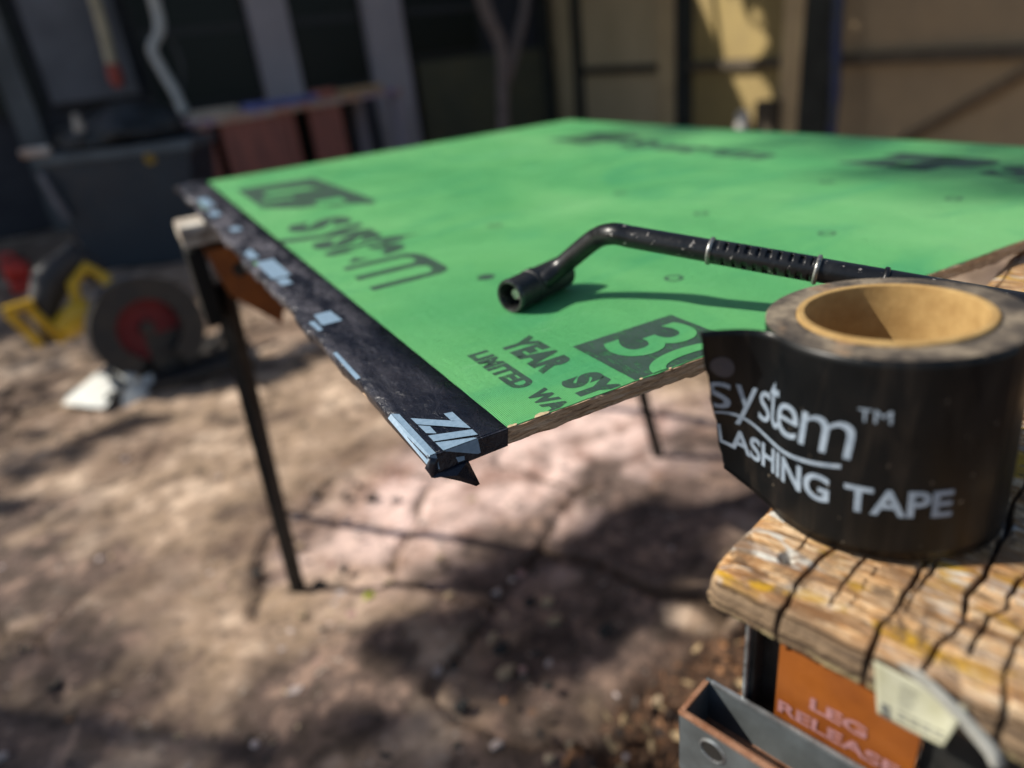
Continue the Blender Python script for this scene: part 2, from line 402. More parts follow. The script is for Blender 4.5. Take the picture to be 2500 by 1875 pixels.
# big logo: slanted block letters Z I P then System
bm = nbm()
def L(u, v, z=ZI): return (v, u, z)
x0, x1 = .066, .150
def quad(pts): poly(bm, [(x, y, ZI) for x, y in pts])
# block Z (far end), I and P drawn as heavy slanted bars inside a wedge-like frame
quad([(.070, 1.035), (.201, 1.020), (.206, .69), (.196, .665), (.172, .70), (.150, .70), (.130, .735), (.112, .74), (.070, .80)][::-1])
put(bm, 's', .065, .142, .632, .572, .034)
put(bm, 'y', .040, .142, .566, .497, .034)
put(bm, 's', .065, .142, .507, .463, .034)
put(bm, 't', .066, .176, .462, .430, .034)
put(bm, 'e', .065, .143, .437, .386, .034)
quad([(.0665, .3766), (.130, .3766), (.139, .367), (.143, .352), (.143, .318), (.1425, .300), (.139, .288), (.130, .282), (.066, .282), (.066, .2945), (.124, .2945), (.129, .300), (.130, .308), (.130, .316), (.124, .3225), (.0655, .3225), (.0655, .3365), (.124, .3365), (.129, .342), (.130, .350), (.128, .359), (.122, .364), (.0665, .364)])
a = [(.154+.008*math.cos(k/14*6.283), .241+.008*math.sin(k/14*6.283), ZI) for k in range(14)]; poly(bm, a)
link('logo_lettering', bm, M_INK, board)
for q_ in (((.098, .955), (.165, .925), (.175, .885), (.100, .905)), ((.139, .770), (.177, .765), (.174, .715), (.136, .725)), ((.080, .870), (.125, .850), (.125, .832), (.080, .845))):
    bm = nbm(); poly(bm, [(x, y, ZI+.0003) for x, y in q_][::-1]); link('logo_counter', bm, M_GREEN, board)
def ring(bm, x, y, r, w=.0013, z=ZI, n=20):
    for k in range(n):
        a0, a1 = 6.2832*k/n, 6.2832*(k+1)/n
        poly(bm, [(x+(r-w)*math.cos(a0), y+(r-w)*math.sin(a0), z), (x+(r+w)*math.cos(a0), y+(r+w)*math.sin(a0), z), (x+(r+w)*math.cos(a1), y+(r+w)*math.sin(a1), z), (x+(r-w)*math.cos(a1), y+(r-w)*math.sin(a1), z)])
for x, y in ((.2595, .123), (.430, .121), (.4165, .263), (.248, .403), (.597, .113), (.43, .42), (.60, .26)):
    bm = nbm(); ring(bm, x, y, .0062); link('fastener_mark', bm, M_INK, board)
bm = nbm()
put(bm, 'ZIP', .66, .76, .97, .78, .10, .2); put(bm, 'System', .655, .735, .76, .43, .05, .1)
link('far_logo_lettering', bm, M_INK, board); bm = nbm()
put(bm, 'ZIP', .70, .79, .33, .17, .10, .2); put(bm, 'Sys', .69, .77, .16, .02, .05, .1)
link('far_logo_lettering', bm, M_INK, board)

# ------------------------------------------------------------------ tape along the board's left edge
def mat_tape(name='black_flashing_tape', wrinkle=1.0, grey=.0):
    m = MT(name)
    base = m.mix(m.ramp(m.noise(24, 5, .7, m.co((1, .4, 1))), [(.45, 0), (.75, .55)]), (.008, .010, .018), (.045, .042, .052))
    y = m.xyz(1)
    if grey:
        worn = m.math('MULTIPLY', m.ramp(m.noise(30, 5, .7, m.co((1.2, .35, 1))), [(.45, 0), (.62, 1)]), m.ramp(y, [(.05, .08), (.45, .75)]))
        base = m.mix(worn, base, (.20, .19, .215))
    m.set(color=base, rough=m.ramp(m.noise(80, 4, .7), [(.35, .20), (.7, .42)]), spec=.6)
    p = m.bump(m.noise(95, 5, .6, m.co((1, .55, 1)), 1.5), .9*wrinkle, .002)
    m.bump(m.noise(420, 4, .7, m.co((1, .45, 1))), .6*wrinkle, .001, p)
    return m.m
M_TAPE = mat_tape(grey=1); M_TAPE2 = mat_tape('black_tape_on_roll', .22)
M_TINK = simple('pale_blue_tape_print', (.25, .36, .47), (.19, .29, .39), rough=.5, sc=420, bump=.2, bd=.0004)
def edge_tape():
    ny = 500; ys = np.concatenate([np.linspace(-.0004, .3, 300), np.linspace(.302, BY+.02, 200)])
    ls = np.clip(ys/1.2, 0, 1)
    off = -.0015-.011*ls**1.2+(.004*(fbm(ys*16, ys*0, 3, 3)-.5)+.003*(fbm(ys*60, ys*0, 2, 9)-.5))*np.clip((ys-.055)/.08, 0, 1)*(1+2*ls)
    dz = .003*(fbm(ys*25, ys*0+3, 3, 8)-.5)*np.clip((ys-.06)/.1, 0, 1)*(1+2*ls)
    prof = [(lambda: .0432+0*ys, lambda: .0006+0*ys), (lambda: .03+0*ys, lambda: .0009+.0004*(fbm(ys*30, ys*0, 2, 4)-.5)),
            (lambda: .016+0*ys, lambda: .0009+.0005*(fbm(ys*40, ys*0, 2, 14)-.5)), (lambda: .005+0*ys, lambda: .0009+dz*.3), (lambda: off+.001, lambda: .0007+dz*.6),
            (lambda: off, lambda: -.0008+dz), (lambda: off+.0006, lambda: -.005+dz), (lambda: off+.0018, lambda: -.0100+dz*1.2), (lambda: .006+0*ys, lambda: -.0122+0*ys)]
    V = []
    for fx, fz in prof: V += [(float(a), float(b), float(c)) for a, b, c in zip(fx(), ys, fz())]
    o = link('edge_tape', (V, [], grid_faces(len(ys), len(prof))), M_TAPE, board, smooth=70)
    s = o.modifiers.new('s', 'SOLIDIFY'); s.thickness = .00035; s.offset = 0
    return o
etape = edge_tape()
bm = nbm()
YF = -.0017
fr = [(-.0012, .0008), (.0432, .0005), (.0418, -.0092), (.0265, -.0096), (.0185, -.0098), (.0024, -.0100), (-.0020, -.0085)]
slab(bm, [(x, YF, z) for x, z in fr], (0, .0006, 0))
slab(bm, [(-.0012, YF, .0008), (.0432, YF, .0005), (.0432, .0005, .0008), (-.0012, .0005, .0010)], (0, 0, -.0003))
link('tape_end_fold', bm, M_TAPE, board)
bm = nbm()
P = {k: Vector(v) for k, v in dict(a=(.0020, -.0020, -.0092), b=(.0186, -.0022, -.0085), t=(.0226, -.0035, -.0238), l=(.0115, -.0050, -.0165), k=(.0025, -.0040, -.0108), j=(-.0022, -.0036, -.0098), i=(-.0040, -.0010, -.0045), h=(-.0008, -.0022, .0006), m=(.0100, -.0062, -.0120), g=(.0030, -.0024, -.0015), tt=(.0205, -.0032, -.0243)).items()}
vs = {k: bm.verts.new(v) for k, v in P.items()}
for f in ('abm', 'bmt', 'mtl', 'amk', 'mkl', 'akj', 'agj', 'ghj', 'hij'):
    bm.faces.new([vs[c] for c in f])
bm.faces.new([vs['t'], vs['tt'], vs['l']])
bmesh.ops.recalc_face_normals(bm, faces=bm.faces[:])
bmesh.ops.subdivide_edges(bm, edges=bm.edges[:], cuts=2, use_grid_fill=True)
for v in bm.verts:
    v.co.y -= .0006*float(fbm(np.array([v.co.x*500]), np.array([v.co.z*500]), 2, 3)[0])
    v.co.x += .0005*(float(fbm(np.array([v.co.z*700]), np.array([v.co.x*700]), 2, 13)[0])-.5)
df = link('dangling_fold', bm, M_TAPE2, board, smooth=35); s = df.modifiers.new('s', 'SOLIDIFY'); s.thickness = .0004
# print on the tape
zt = .0017
def bar(pts):
    b = nbm(); poly(b, pts); link('print_bar', b, M_TINK, etape)
def tq(pts, z=zt): bar([(x, y, z) for x, y in pts])
tq([(.0225, .0334), (.0272, .0322), (.0272, .0193), (.0226, .0228)])
tq([(.0061, .0405), (.0272, .0188), (.0274, .0095), (.0063, .0318)])
tq([(.0063, .0303), (.0111, .0255), (.0109, .0160), (.0066, .0197)])
tq([(.0064, .0168), (.0274, .0079), (.0274, .0012), (.0065, .0094)])
tq([(.0066, .0078), (.0245, -.0002), (.0255, -.0018), (.0068, -.0018)])
tq([(-.0006, .0527), (.0028, .0492), (.0028, -.0018), (-.0006, -.0018)])
bar([(-.0008, .0527, .0016), (-.0030, .0527, -.0004), (-.0026, -.0018, -.0030), (-.0004, -.0018, .0015)])
bar([(.0068, YF-.0003, .0014), (.0257, YF-.0003, .0014), (.0262, YF-.0003, -.0072), (.0245, YF-.0003, -.0072)])
bar([(-.0004, YF-.0003, .0014), (.0028, YF-.0003, .0014), (.0034, YF-.0003, -.0078), (-.0012, YF-.0003, -.0060)])
bar([(.0125, YF-.0003, -.0045), (.0172, YF-.0003, -.0055), (.0170, YF-.0003, -.0078), (.0135, YF-.0003, -.0078)])
# further repeats of the print, rubbed
tq([(.0074, .2545), (.0208, .2545), (.0222, .2250), (.0062, .2250)], .0016); tq([(-.0005, .2400), (.0042, .2400), (.0045, .2150), (.0008, .2150)], .0016)
for y0, y1, xa, xb in ((.39, .47, .001, .019), (.36, .385, .004, .014), (.49, .54, -.002, .008), (.66, .69, .006, .018), (.80, .85, -.001, .012), (.90, 1.0, .0, .016)):
    tq([(xa, y1), (xb, y1), (xb+.001, y0), (xa+.001, y0)], .0017)
bar([(-.0022, .165, .0012), (.0005, .165, .0014), (.0006, .112, .0014), (-.0024, .112, .0010)])


# ------------------------------------------------------------------ weathered sawhorse top in the foreground
A0 = R(16.5); HO = Vector((.0625, -.1245, -.0140)); HM = Matrix.Translation(HO) @ Matrix.Rotation(A0, 4, 'Z') @ Matrix.Diagonal((1, -1, 1, 1))  # local (u, v, z)
horse = thing('sawhorse', (.35, -.10, GZ), 'near sawhorse with cracked paint-flaked wooden top and orange leg release plate', 'sawhorse', 'folding sawhorses under the board')
def mat_plank():
    m = MT('paint_flaked_old_timber')
    rot = m.co(rot=(0, 0, -A0)); sc_ = lambda v, l=(0, 0, 0): m.n('ShaderNodeMapping', {'Vector': rot, 'Scale': v, 'Location': l}).outputs[0]
    band = m.noise(1, 6, .68, sc_((190, 16, 40)), .6)           # streaks running across the end
    c = m.ramp(band, [(.38, (.11, .048, .016)), (.44, (.44, .205, .06)), (.48, (.74, .50, .27)), (.515, (.46, .235, .08)), (.55, (.80, .63, .42)), (.60, (.48, .24, .075)), (.66, (.74, .56, .36))])
    blot = m.noise(26, 5, .6, sc_((1.8, .7, 1)), .7)
    c = m.mix(m.ramp(blot, [(.58, 0), (.62, .9)]), c, (.60, .60, .55))
    yel = m.noise(30, 4, .6, sc_((2.0, .8, 1), (5, 2, 0)), .8)
    c = m.mix(m.ramp(yel, [(.56, 0), (.60, .95)]), c, (.50, .28, .015))
    brn = m.noise(24, 5, .7, m.co((1.1, .9, 1), loc=(1, 7, 0)), 1)
    c = m.mix(m.ramp(brn, [(.54, 0), (.60, .85)]), c, (.13, .075, .04))
    c = m.mix(m.ramp(m.noise(90, 5, .75, m.co((1, .4, 1))), [(.55, 0), (.65, .5)]), c, (.14, .085, .05))
    wb = m.noise(1, 3, .5, sc_((85, 9, 10), (3, 1, 0)), .8)
    c = m.mix(m.ramp(wb, [(.51, 0), (.55, .65), (.59, .65), (.62, 0)]), c, (.27, .13, .05))
    fl_ = m.noise(1, 3, .6, sc_((420, 30, 10)), .3)
    c = m.mix(m.ramp(fl_, [(.57, 0), (.65, .65)]), c, (.10, .055, .028))
    rings = m.noise(1, 5, .6, sc_((60, 8, 700)), .6)
    fr = m.ramp(rings, [(.40, (.055, .035, .022)), (.5, (.17, .115, .07)), (.60, (.30, .21, .125))])
    c = m.mix(m.ramp(m.noise(15, 5, .7, sc_((1.2, 1, 1), (8, 3, 0)), .6), [(.52, 0), (.62, .6)]), c, m.ramp(m.noise(70, 4, .7, sc_((2.2, .6, 1))), [(.42, (.09, .045, .022)), (.52, (.36, .26, .16)), (.6, (.66, .64, .58))]))
    c = m.mix(m.attr('side'), c, fr)
    c = m.mix(m.attr('low'), c, m.mix(m.ramp(m.noise(110, 3), [(.5, 0), (.56, 1)]), fr, (.50, .42, .22)))
    c = m.mix(m.attr('groove'), c, (.018, .011, .008))
    m.set(color=c, rough=.75, spec=.3)
    m.bump(m.noise(320, 5, .7, m.co((1.6, .5, 1))), .8, .0015)
    return m.m
def plank(W_=.145, L_=.95, T_=.0175):
    us = np.concatenate([[0, .0], np.linspace(.0008, .16, 300), np.linspace(.161, L_, 160)]); us = np.unique(us)
    vs_ = np.linspace(0, W_, 300)
    # perimeter profile: stack = bottom rim ring -> side -> top grid. top grid first
    Uu, Vv = np.meshgrid(us, vs_)
    def groove(Uu, Vv):
        g = np.zeros_like(Uu)
        for v0, w_, k, u0, u1, s in ((.034, .0011, .006, -.01, .14, 1), (.045, .0007, .004, .010, .13, 2), (.049, .0005, .004, .012, .05, 3), (.0615, .0010, .006, -.01, .3, 4), (.066, .0006, .008, .02, .12, 5),
                                    (.0785, .0012, .006, -.01, .4, 6), (.088, .0008, .006, .015, .3, 7), (.098, .0012, .006, -.01, .5, 8), (.022, .0005, .004, .03, .06, 9), (.110, .001, .006, 0, .5, 10), (.125, .001, .006, 0, .5, 11), (.012, .0006, .004, .12, .7, 12), (.03, .001, .006, .2, .9, 13), (.06, .001, .006, .3, .9, 14)):
            c = v0+.006*(fbm(Uu*34, Uu*0+s*3.1, 4, s)-.5)*2*k/.006+.08*(Uu-.03)*(.5 if s % 2 else -.2)
            g = np.maximum(g, np.clip(1.3-np.abs(Vv-c)/w_/(.15+1.0*fbm(Uu*70, Uu*0, 3, s+30)), 0, 1)*np.clip((Uu-u0)/.004, 0, 1)*np.clip((u1-Uu)/.01, 0, 1))
        for u0, v0, v1, s in ((.0165, .052, .09, 1), (.021, .078, .10, 2), (.040, .028, .05, 4), (.010, .055, .082, 5)):
            c = u0+.004*(fbm(Vv*60, Vv*0+s, 2, s+60)-.5)
            g = np.maximum(g, .9*np.clip(1.3-np.abs(Uu-c)/.0005, 0, 1)*np.clip((Vv-v0)/.003, 0, 1)*np.clip((v1-Vv)/.003, 0, 1))
        return g
    G = groove(Uu, Vv)
    Z = .0022*(fbm(Uu*60, Vv*24, 4, 2)-.5)+.0008*(fbm(Uu*260, Vv*60, 3, 7)-.5)-G*.005
    Z = Z-.0035*np.exp(-(Uu/.006)**1.0)*1.0     # worn front arris
    Z = Z-.003*np.exp(-(Vv/.004)**1.0)
    hole = np.exp(-(((Uu-.0245)/.0032)**2+((Vv-.0215)/.0026)**2)**2); Z = Z-hole*.006
    # outline wobble + rounded near-left corner
    r_ = .008; cu = np.clip(r_-Uu, 0, r_); cv = np.clip(r_-Vv, 0, r_); d = np.hypot(cu, cv); f = np.where(d > r_, r_/np.maximum(d, 1e-9), 1)
    Uo = np.where((Uu < r_) & (Vv < r_), r_-cu*f, Uu); Vo = np.where((Uu < r_) & (Vv < r_), r_-cv*f, Vv)
    Vo = Vo+np.clip(1-Vv/.02, 0, 1)*(.0050*(fbm(Uu*26, Uu*0+2, 2, 71)-.62)+.0012*(fbm(Uu*160, Uu*0, 2, 72)-.5))
    Uo = Uo+np.clip(1-Uu/.008, 0, 1)*(.0018*(fbm(Vv*90, Vv*0, 3, 73)-.5))-.002*np.clip(G-.3, 0, 1)*np.clip(1-Uu/.003, 0, 1)*-1
    nx, ny = len(us), len(vs_)
    V = np.stack([Uo.ravel(), Vo.ravel(), Z.ravel()], 1).tolist(); F = grid_faces(nx, ny)
    at_side = np.clip(1-Uu/.0035, 0, 1).ravel()**1.0; at_side = np.clip(at_side*.6+.0, 0, 1).tolist(); at_g = G.ravel().tolist(); at_low = [0.]*len(V)
    # perimeter loop
    per = [j*nx for j in range(ny-1, -1, -1)] + list(range(1, nx)) + [j*nx+nx-1 for j in range(1, ny)]
    per = [p for p in per]; rows = 9; prev = per; n0 = len(V)
    for r in range(1, rows+1):
        t = r/rows; cur = []
        bulge = .0018*math.sin(math.pi*t*.9)
        for p in per:
            x, y, z = V[p]; k = len(V)
            du = dv = 0
            if p % nx == 0: du = -bulge
            if p < nx: dv = -bulge
            nn = float(fbm(np.array([y*300+x*120]), np.array([t*9.]), 2, 5)[0])-.5
            V.append((x+du+nn*.0009*(1 if p % nx == 0 else 0), y+dv, z*(1-t)-T_*t)); cur.append(k)
            at_side.append(1.); at_g.append(at_g[p]*(1-t)**.7 if at_g[p] > .2 else 0.); at_low.append(max(0., (t-.72)/.28))
        for a, b, c, d_ in zip(prev[:-1], prev[1:], cur[1:], cur[:-1]): F.append((a, b, c, d_))
        prev = cur
    n = len(V); V += [(.0, .002, -T_), (L_, .002, -T_), (L_, W_, -T_), (0, W_, -T_)]; F.append((n, n+3, n+2, n+1)); at_side += [1.]*4; at_g += [0.]*4; at_low += [0.]*4
    Vw = [tuple(HM @ Vector(v)) for v in V]
    o = link('wooden_top', (Vw, [], F), mat_plank(), horse, smooth=180)
    for nm, a in (('side', at_side), ('groove', at_g), ('low', at_low)):
        t = o.data.attributes.new(nm, 'FLOAT', 'POINT'); t.data.foreach_set('value', a)
    # object coordinates of the texture follow the timber
    return o
plank()
HB = -.0145
M_BLACK = simple('black_steel', (.012, .014, .014), (.03, .028, .025), rough=.45, sc=80, bump=.2)
M_ORANGE = simple('orange_steel_plate', (.34, .105, .018), (.20, .055, .010), rough=.42, sc=26, bump=.15)
M_GREY = simple('grey_painted_steel', (.11, .125, .13), (.07, .078, .08), rough=.4, sc=60, bump=.2)
M_RUST = simple('rusty_steel', (.20, .08, .035), (.32, .17, .10), rough=.8, sc=160, bump=.6)
M_BRIGHT = simple('bare_steel_edge', (.42, .45, .46), (.2, .2, .2), rough=.35, metal=.6, sc=120)
M_PINKINK = simple('faded_pink_print', (.42, .21, .21), (.30, .14, .13), rough=.6, sc=300)
HM2 = Matrix.Translation((.065, -.126, HO.z)) @ Matrix.Rotation(A0, 4, 'Z') @ Matrix.Diagonal((1, -1, 1, 1))
def hbox(bm, lo, hi, **k):
    """box given in the near horse's frame: u along the timber, v across it, z above the board face"""
    return box(bm, (lo[0], lo[1], lo[2]-HO.z), (hi[0], hi[1], hi[2]-HO.z), M=HM2, **k)
TB = HO.z-.0175
bm = nbm()
hbox(bm, (.006, .0145, -.16), (.60, .0165, TB-.0015)); hbox(bm, (.010, .0165, TB-.006), (.60, .13, TB-.0035)); hbox(bm, (.03, .085, -.16), (.60, .088, TB-.004))
hbox(bm, (.014, .0165, -.16), (.016, .0262, TB-.006)); hbox(bm, (.020, .0262, -.16), (.022, .0290, TB-.006)); hbox(bm, (.012, .0770, -.16), (.20, .135, TB-.007))
link('steel_channel', bm, M_BLACK, horse)
bm = nbm(); hbox(bm, (.0035, .0128, -.16), (.0075, .0144, TB-.0012), bev=.0005); link('bare_flange', bm, M_BRIGHT, horse)
bm = nbm()
# orange plate with a stepped notch at its upper left
def hpt(u, v, z): return HM2 @ Vector((u, v, z-HO.z))
pl = [(.0300, -.040), (.0300, -.0465), (.0275, -.0465), (.0275, -.0420), (.0250, -.0410), (.0250, -.16), (.0765, -.16), (.0765, -.050), (.0740, -.0375), (.0640, -.0360)]
slab(bm, [hpt(.0085, v, z) for v, z in pl], (math.cos(A0)*.0022, math.sin(A0)*.0022, 0))
op = link('leg_release_plate', bm, M_ORANGE, horse)
bm = nbm(); slab(bm, [hpt(.0150, v, z) for v, z in ((.0212, -.052), (.0228, -.050), (.0262, -.049), (.0262, -.0685), (.0208, -.0685))], (math.cos(A0)*.001, math.sin(A0)*.001, 0))
link('inner_plate', bm, M_ORANGE, horse)
bm = nbm()
for s, v0, v1, zc, h in (('LEG', .0388, .0600, -.0700, .0066), ('RELEASE', .0265, .0725, -.0808, .0068)):
    t = fit_text(text_bm(s, 1, .035), v1-v0, h)
    sl = .0
    merge(bm, t, lambda c: hpt(.0081, v0+c.x, zc+c.y))
link('plate_lettering', bm, M_PINKINK, op)
# grey channel below, open at the top
bm = nbm()
def wallm(lo, hi): return hbox(bm, lo, hi, bev=.0003)
hbox(bm, (-.0205, -.0020, -.1120), (-.0190, .140, -.0765))           # front wall
hbox(bm, (.0000, -.0020, -.1120), (.0015, .140, -.0765))
hbox(bm, (-.0190, -.0020, -.1120), (.0000, -.0005, -.0765))
ch = link('grey_channel', bm, M_GREY, horse)
bm = nbm(); hbox(bm, (-.0190, -.0004, -.1000), (.0000, .140, -.0985)); link('channel_floor', bm, M_RUST, horse)
bm = nbm()
hbox(bm, (-.0208, -.0024, -.0782), (-.0187, .140, -.0763), bev=.0004, jit=.00015); hbox(bm, (-.0187, -.0024, -.0782), (-.0002, -.0003, -.0763), bev=.0004, jit=.00015)
link('rusty_rim', bm, M_RUST, horse)
bm = nbm(); hbox(bm, (-.0002, .0004, -.0778), (.0016, .140, -.0760), bev=.0004); link('bright_rim', bm, M_BRIGHT, horse)
bm = nbm()
hc = (.0135, -.0875)
vsr = [[bm.verts.new(hpt(-.0207-dd, hc[0]+rr*math.cos(a*.3927), hc[1]+rr*math.sin(a*.3927))) for a in range(16)] for rr, dd in ((.0060, 0), (.0052, .0006), (.0047, -.0010))]
for k in range(2):
    for a in range(16): bm.faces.new((vsr[k][a], vsr[k][(a+1) % 16], vsr[k+1][(a+1) % 16], vsr[k+1][a]))
rim = link('hole_rim', bm, M_BRIGHT, ch, smooth=60)
bm = nbm(); poly(bm, [hpt(-.0208, hc[0]+.0048*math.cos(a*.3927), hc[1]+.0048*math.sin(a*.3927)) for a in range(16)]); link('hole', bm, M_BLACK, ch)
bm = nbm(); slab(bm, [hpt(-.0207, v, z) for v, z in ((.0285, -.0855), (.0315, -.0862), (.0318, -.110), (.0272, -.110))], (-.0004, 0, 0)); link('old_sticker', bm, simple('worn_sticker', (.55, .58, .42), rough=.7, sc=90), ch)
bm = nbm()
for uu, vv, su, sv in ((.07, .02, -.06, -.10), (.07, .10, .0, .25), (.78, .02, .06, -.10), (.78, .10, .06, .25)):
    a_ = hpt(uu, vv, -.12); b_ = hpt(uu+su, vv+sv, GZ); tube(bm, [a_, b_], .012, 10)
    link('leg', bm, M_BLACK, horse); bm = nbm()
bm.free()
# paper label stapled to the end of the timber, one side curling away
bm = nbm(); nL = 14
g = []
M_LBL = MT('weathered_paper_label')
_n = M_LBL.noise(120, 3); M_LBL.set(color=M_LBL.mix(M_LBL.ramp(_n, [(.4, 0), (.7, .6)]), (.42, .42, .31), (.30, .29, .17)), rough=.8); M_LBL = M_LBL.m
def lab(s, t):   # s 0..1 left to right, t 0..1 top to bottom
    v = .0610+.0275*s+.004*t*(1-s)-.003*s*t; z = -.0178-.0010*s-.0212*t*(1-.40*s*s)
    u = -.0035-.001*t-.006*s*t*s
    return hpt(u, v, z)
gr = [[bm.verts.new(lab(i/nL, j/nL)) for i in range(nL+1)] for j in range(nL+1)]
for j in range(nL):
    for i in range(nL): bm.faces.new((gr[j][i], gr[j][i+1], gr[j+1][i+1], gr[j+1][i]))
lo_ = link('paper_label', bm, M_LBL, smooth=180); lo_.modifiers.new('s', 'SOLIDIFY').thickness = .0003
tag(lo_, 'yellowed printed paper label hanging from the end of the cracked timber', 'label')
M_LI = simple('label_print', (.10, .11, .12), rough=.8, sc=200)
bm = nbm()
for s0, s1, t0, t1 in ((.07, .20, .72, .80), (.07, .11, .80, .95), (.14, .20, .83, .95), (.30, .95, .70, .735), (.30, .98, .80, .85), (.30, .52, .18, .20), (.30, .48, .26, .28), (.30, .50, .34, .36), (.30, .46, .42, .44), (.30, .50, .50, .52), (.30, .44, .58, .60)):
    for k in range(4):
        a, b = s0+(s1-s0)*k/4, s0+(s1-s0)*(k+(.82 if s1-s0 > .3 else 1))/4
        poly(bm, [lab(p, q)+Vector((-.0006, -.0003, 0)) for p, q in ((a, t0), (b, t0), (b, t1), (a, t1))])
link('label_print', bm, M_LI, lo_)
bm = nbm()
cp = [(.0745, -.0125, .001), (.0810, -.0158, .0030), (.0870, -.0195, .0052), (.0935, -.0240, .0058), (.0985, -.0285, .0045), (.1005, -.0330, .001)]
row = []
for k, (v, z, w_) in enumerate(cp):
    row.append([bm.verts.new(hpt(-.0045-.004*math.sin(q*1.2)*k/5, v-.0018*q+.0006, z-w_*(q/4))) for q in range(5)])
for i in range(len(cp)-1):
    for q in range(4): bm.faces.new((row[i][q], row[i][q+1], row[i+1][q+1], row[i+1][q]))
bmesh.ops.subdivide_edges(bm, edges=bm.edges[:], cuts=2, use_grid_fill=True)
cl = link('curled_edge', bm, simple('label_back', (.42, .42, .38), (.28, .28, .25), rough=.6, sc=80), lo_, smooth=180); cl.modifiers.new('s', 'SOLIDIFY').thickness = .0004

# ------------------------------------------------------------------ roll of flashing tape
RB = Vector((.1528, -.1317, -.0128)); RR, RH, RI = .046, .0818, .0313
axv = Vector((-.0122, .0465, 1)).normalized(); e1v = Vector((0, 1, 0)).cross(axv).normalized(); e2v = axv.cross(e1v)
def rp(a, r, h): return RB + e1v*r*math.cos(a) + e2v*r*math.sin(a) + axv*h
roll = thing('tape_roll', RB, 'black flashing tape roll standing on end on the cracked timber, loose end curling out', 'tape roll')
def annular(name, r0, r1, h0, h1, mat, seg=128, wob=0, prof=None):
    bm = nbm(); pr = prof or [(r1, h0), (r1, h1-.0004), (r1-.0004, h1), (r0+.0003, h1), (r0, h1-.0003), (r0, h0)]
    rings = []
    for r, h in pr: rings.append([bm.verts.new(rp(2*math.pi*k/seg, r+wob*(float(fbm(np.array([k/seg*30.]), np.array([0.]), 2, 3)[0])-.5), h)) for k in range(seg)])
    for i in range(len(pr)):
        a, b = rings[i], rings[(i+1) % len(pr)]
        for k in range(seg): bm.faces.new((a[k], a[(k+1) % seg], b[(k+1) % seg], b[k]))
    bmesh.ops.recalc_face_normals(bm, faces=bm.faces[:])
    return link(name, bm, mat, roll, smooth=35)
def mat_side():
    m = MT('tape_layer_edges')
    r = m.n('ShaderNodeVectorMath', {0: m._c.outputs['Object'] if m._c else m.n('ShaderNodeTexCoord').outputs['Object'], 1: tuple(RB)}, operation='SUBTRACT').outputs[0]
    x, y = m.xyz(0, r), m.xyz(1, r); rad = m.math('SQRT', m.math('ADD', m.math('MULTIPLY', x, x), m.math('MULTIPLY', y, y)))
    wv = m.math('SINE', m.math('MULTIPLY', rad, 9000.)); 
    c = m.ramp(m.noise(55, 5, .7), [(.38, (.050, .043, .038)), (.5, (.135, .110, .085)), (.62, (.30, .245, .175))])
    c = m.mix(m.ramp(m.noise(34, 3, .6, m.co(loc=(4, 4, 0))), [(.60, 0), (.68, .7)]), c, (.36, .22, .12))
    c = m.mix(m.ramp(wv, [(0, .22), (1, 0)]), c, (.05, .045, .04))
    m.set(color=c, rough=.8, spec=.2); m.bump(m.noise(260, 5, .7), .6, .001)
    return m.m
def mat_wind():
    m = MT('wound_black_tape')
    c = m.mix(m.ramp(m.noise(45, 5, .65), [(.5, 0), (.8, .5)]), (.0028, .0038, .0046), (.016, .013, .011))
    c = m.mix(m.ramp(m.noise(300, 2, .5), [(.73, 0), (.76, .6)]), c, (.30, .25, .19))
    c = m.mix(m.ramp(m.noise(22, 4, .6, m.co((3, 3, .5)), 1), [(.48, 0), (.72, .7)]), c, (.030, .024, .019))
    m.set(color=c, rough=m.ramp(m.noise(60, 4), [(.3, .30), (.7, .50)]), spec=.26); m.bump(m.noise(40, 3, .5, m.co((1, 1, .3))), .25, .001)
    return m.m
M_WIND, M_SIDE = mat_wind(), mat_side()
annular('winding', RI+.0031, RR, 0, RH, [M_WIND, M_SIDE], wob=.0003)
wo = bpy.data.objects['winding']
for p in wo.data.polygons:
    if abs(p.normal.dot(axv)) > .6: p.material_index = 1
M_CARD = simple('cardboard_core', (.47, .31, .125), (.35, .215, .08), rough=.8, sc=70, bump=.25, spec=.2)
annular('cardboard_core', RI, RI+.0030, .0004, RH+.0012, M_CARD, wob=.0002)
# loose end
T0 = R(163)
pb = rp(T0, RR+.0004, .002); pt = rp(T0, RR+.0004, RH)
tang = (e1v*math.sin(T0)-e2v*math.cos(T0)).normalized()
FB = (pb, pb+tang*.016, Vector((.1055, -.0895, -.0030))); FT = (pt, pt+tang*.015, Vector((.0868, -.0925, .0688)))
FLAP = .0375
def bez(P, t): return P[0]*(1-t)**2+P[1]*2*t*(1-t)+P[2]*t*t
def surf(s, h, o=0.0):
    """s metres along the tape from the point where it leaves the roll (negative = loose flap), h height on the tape"""
    if s >= 0: return rp(T0+s/RR, RR+.0004+o, h)
    t = min(1.0, -s/FLAP); k = (h-.002)/(RH-.002)
    f = lambda tt, kk: bez(FB, tt).lerp(bez(FT, tt), kk)
    p = f(t, k)
    if o:
        du = f(min(1, t+.01), k)-f(max(0, t-.01), k); dv = f(t, min(1, k+.02))-f(t, max(0, k-.02)); n = dv.cross(du).normalized()
        p = p-n*o if n.dot(Vector((-.6, -.8, 0))) < 0 else p+n*o
    return p
bm = nbm(); NS, NH = 70, 24
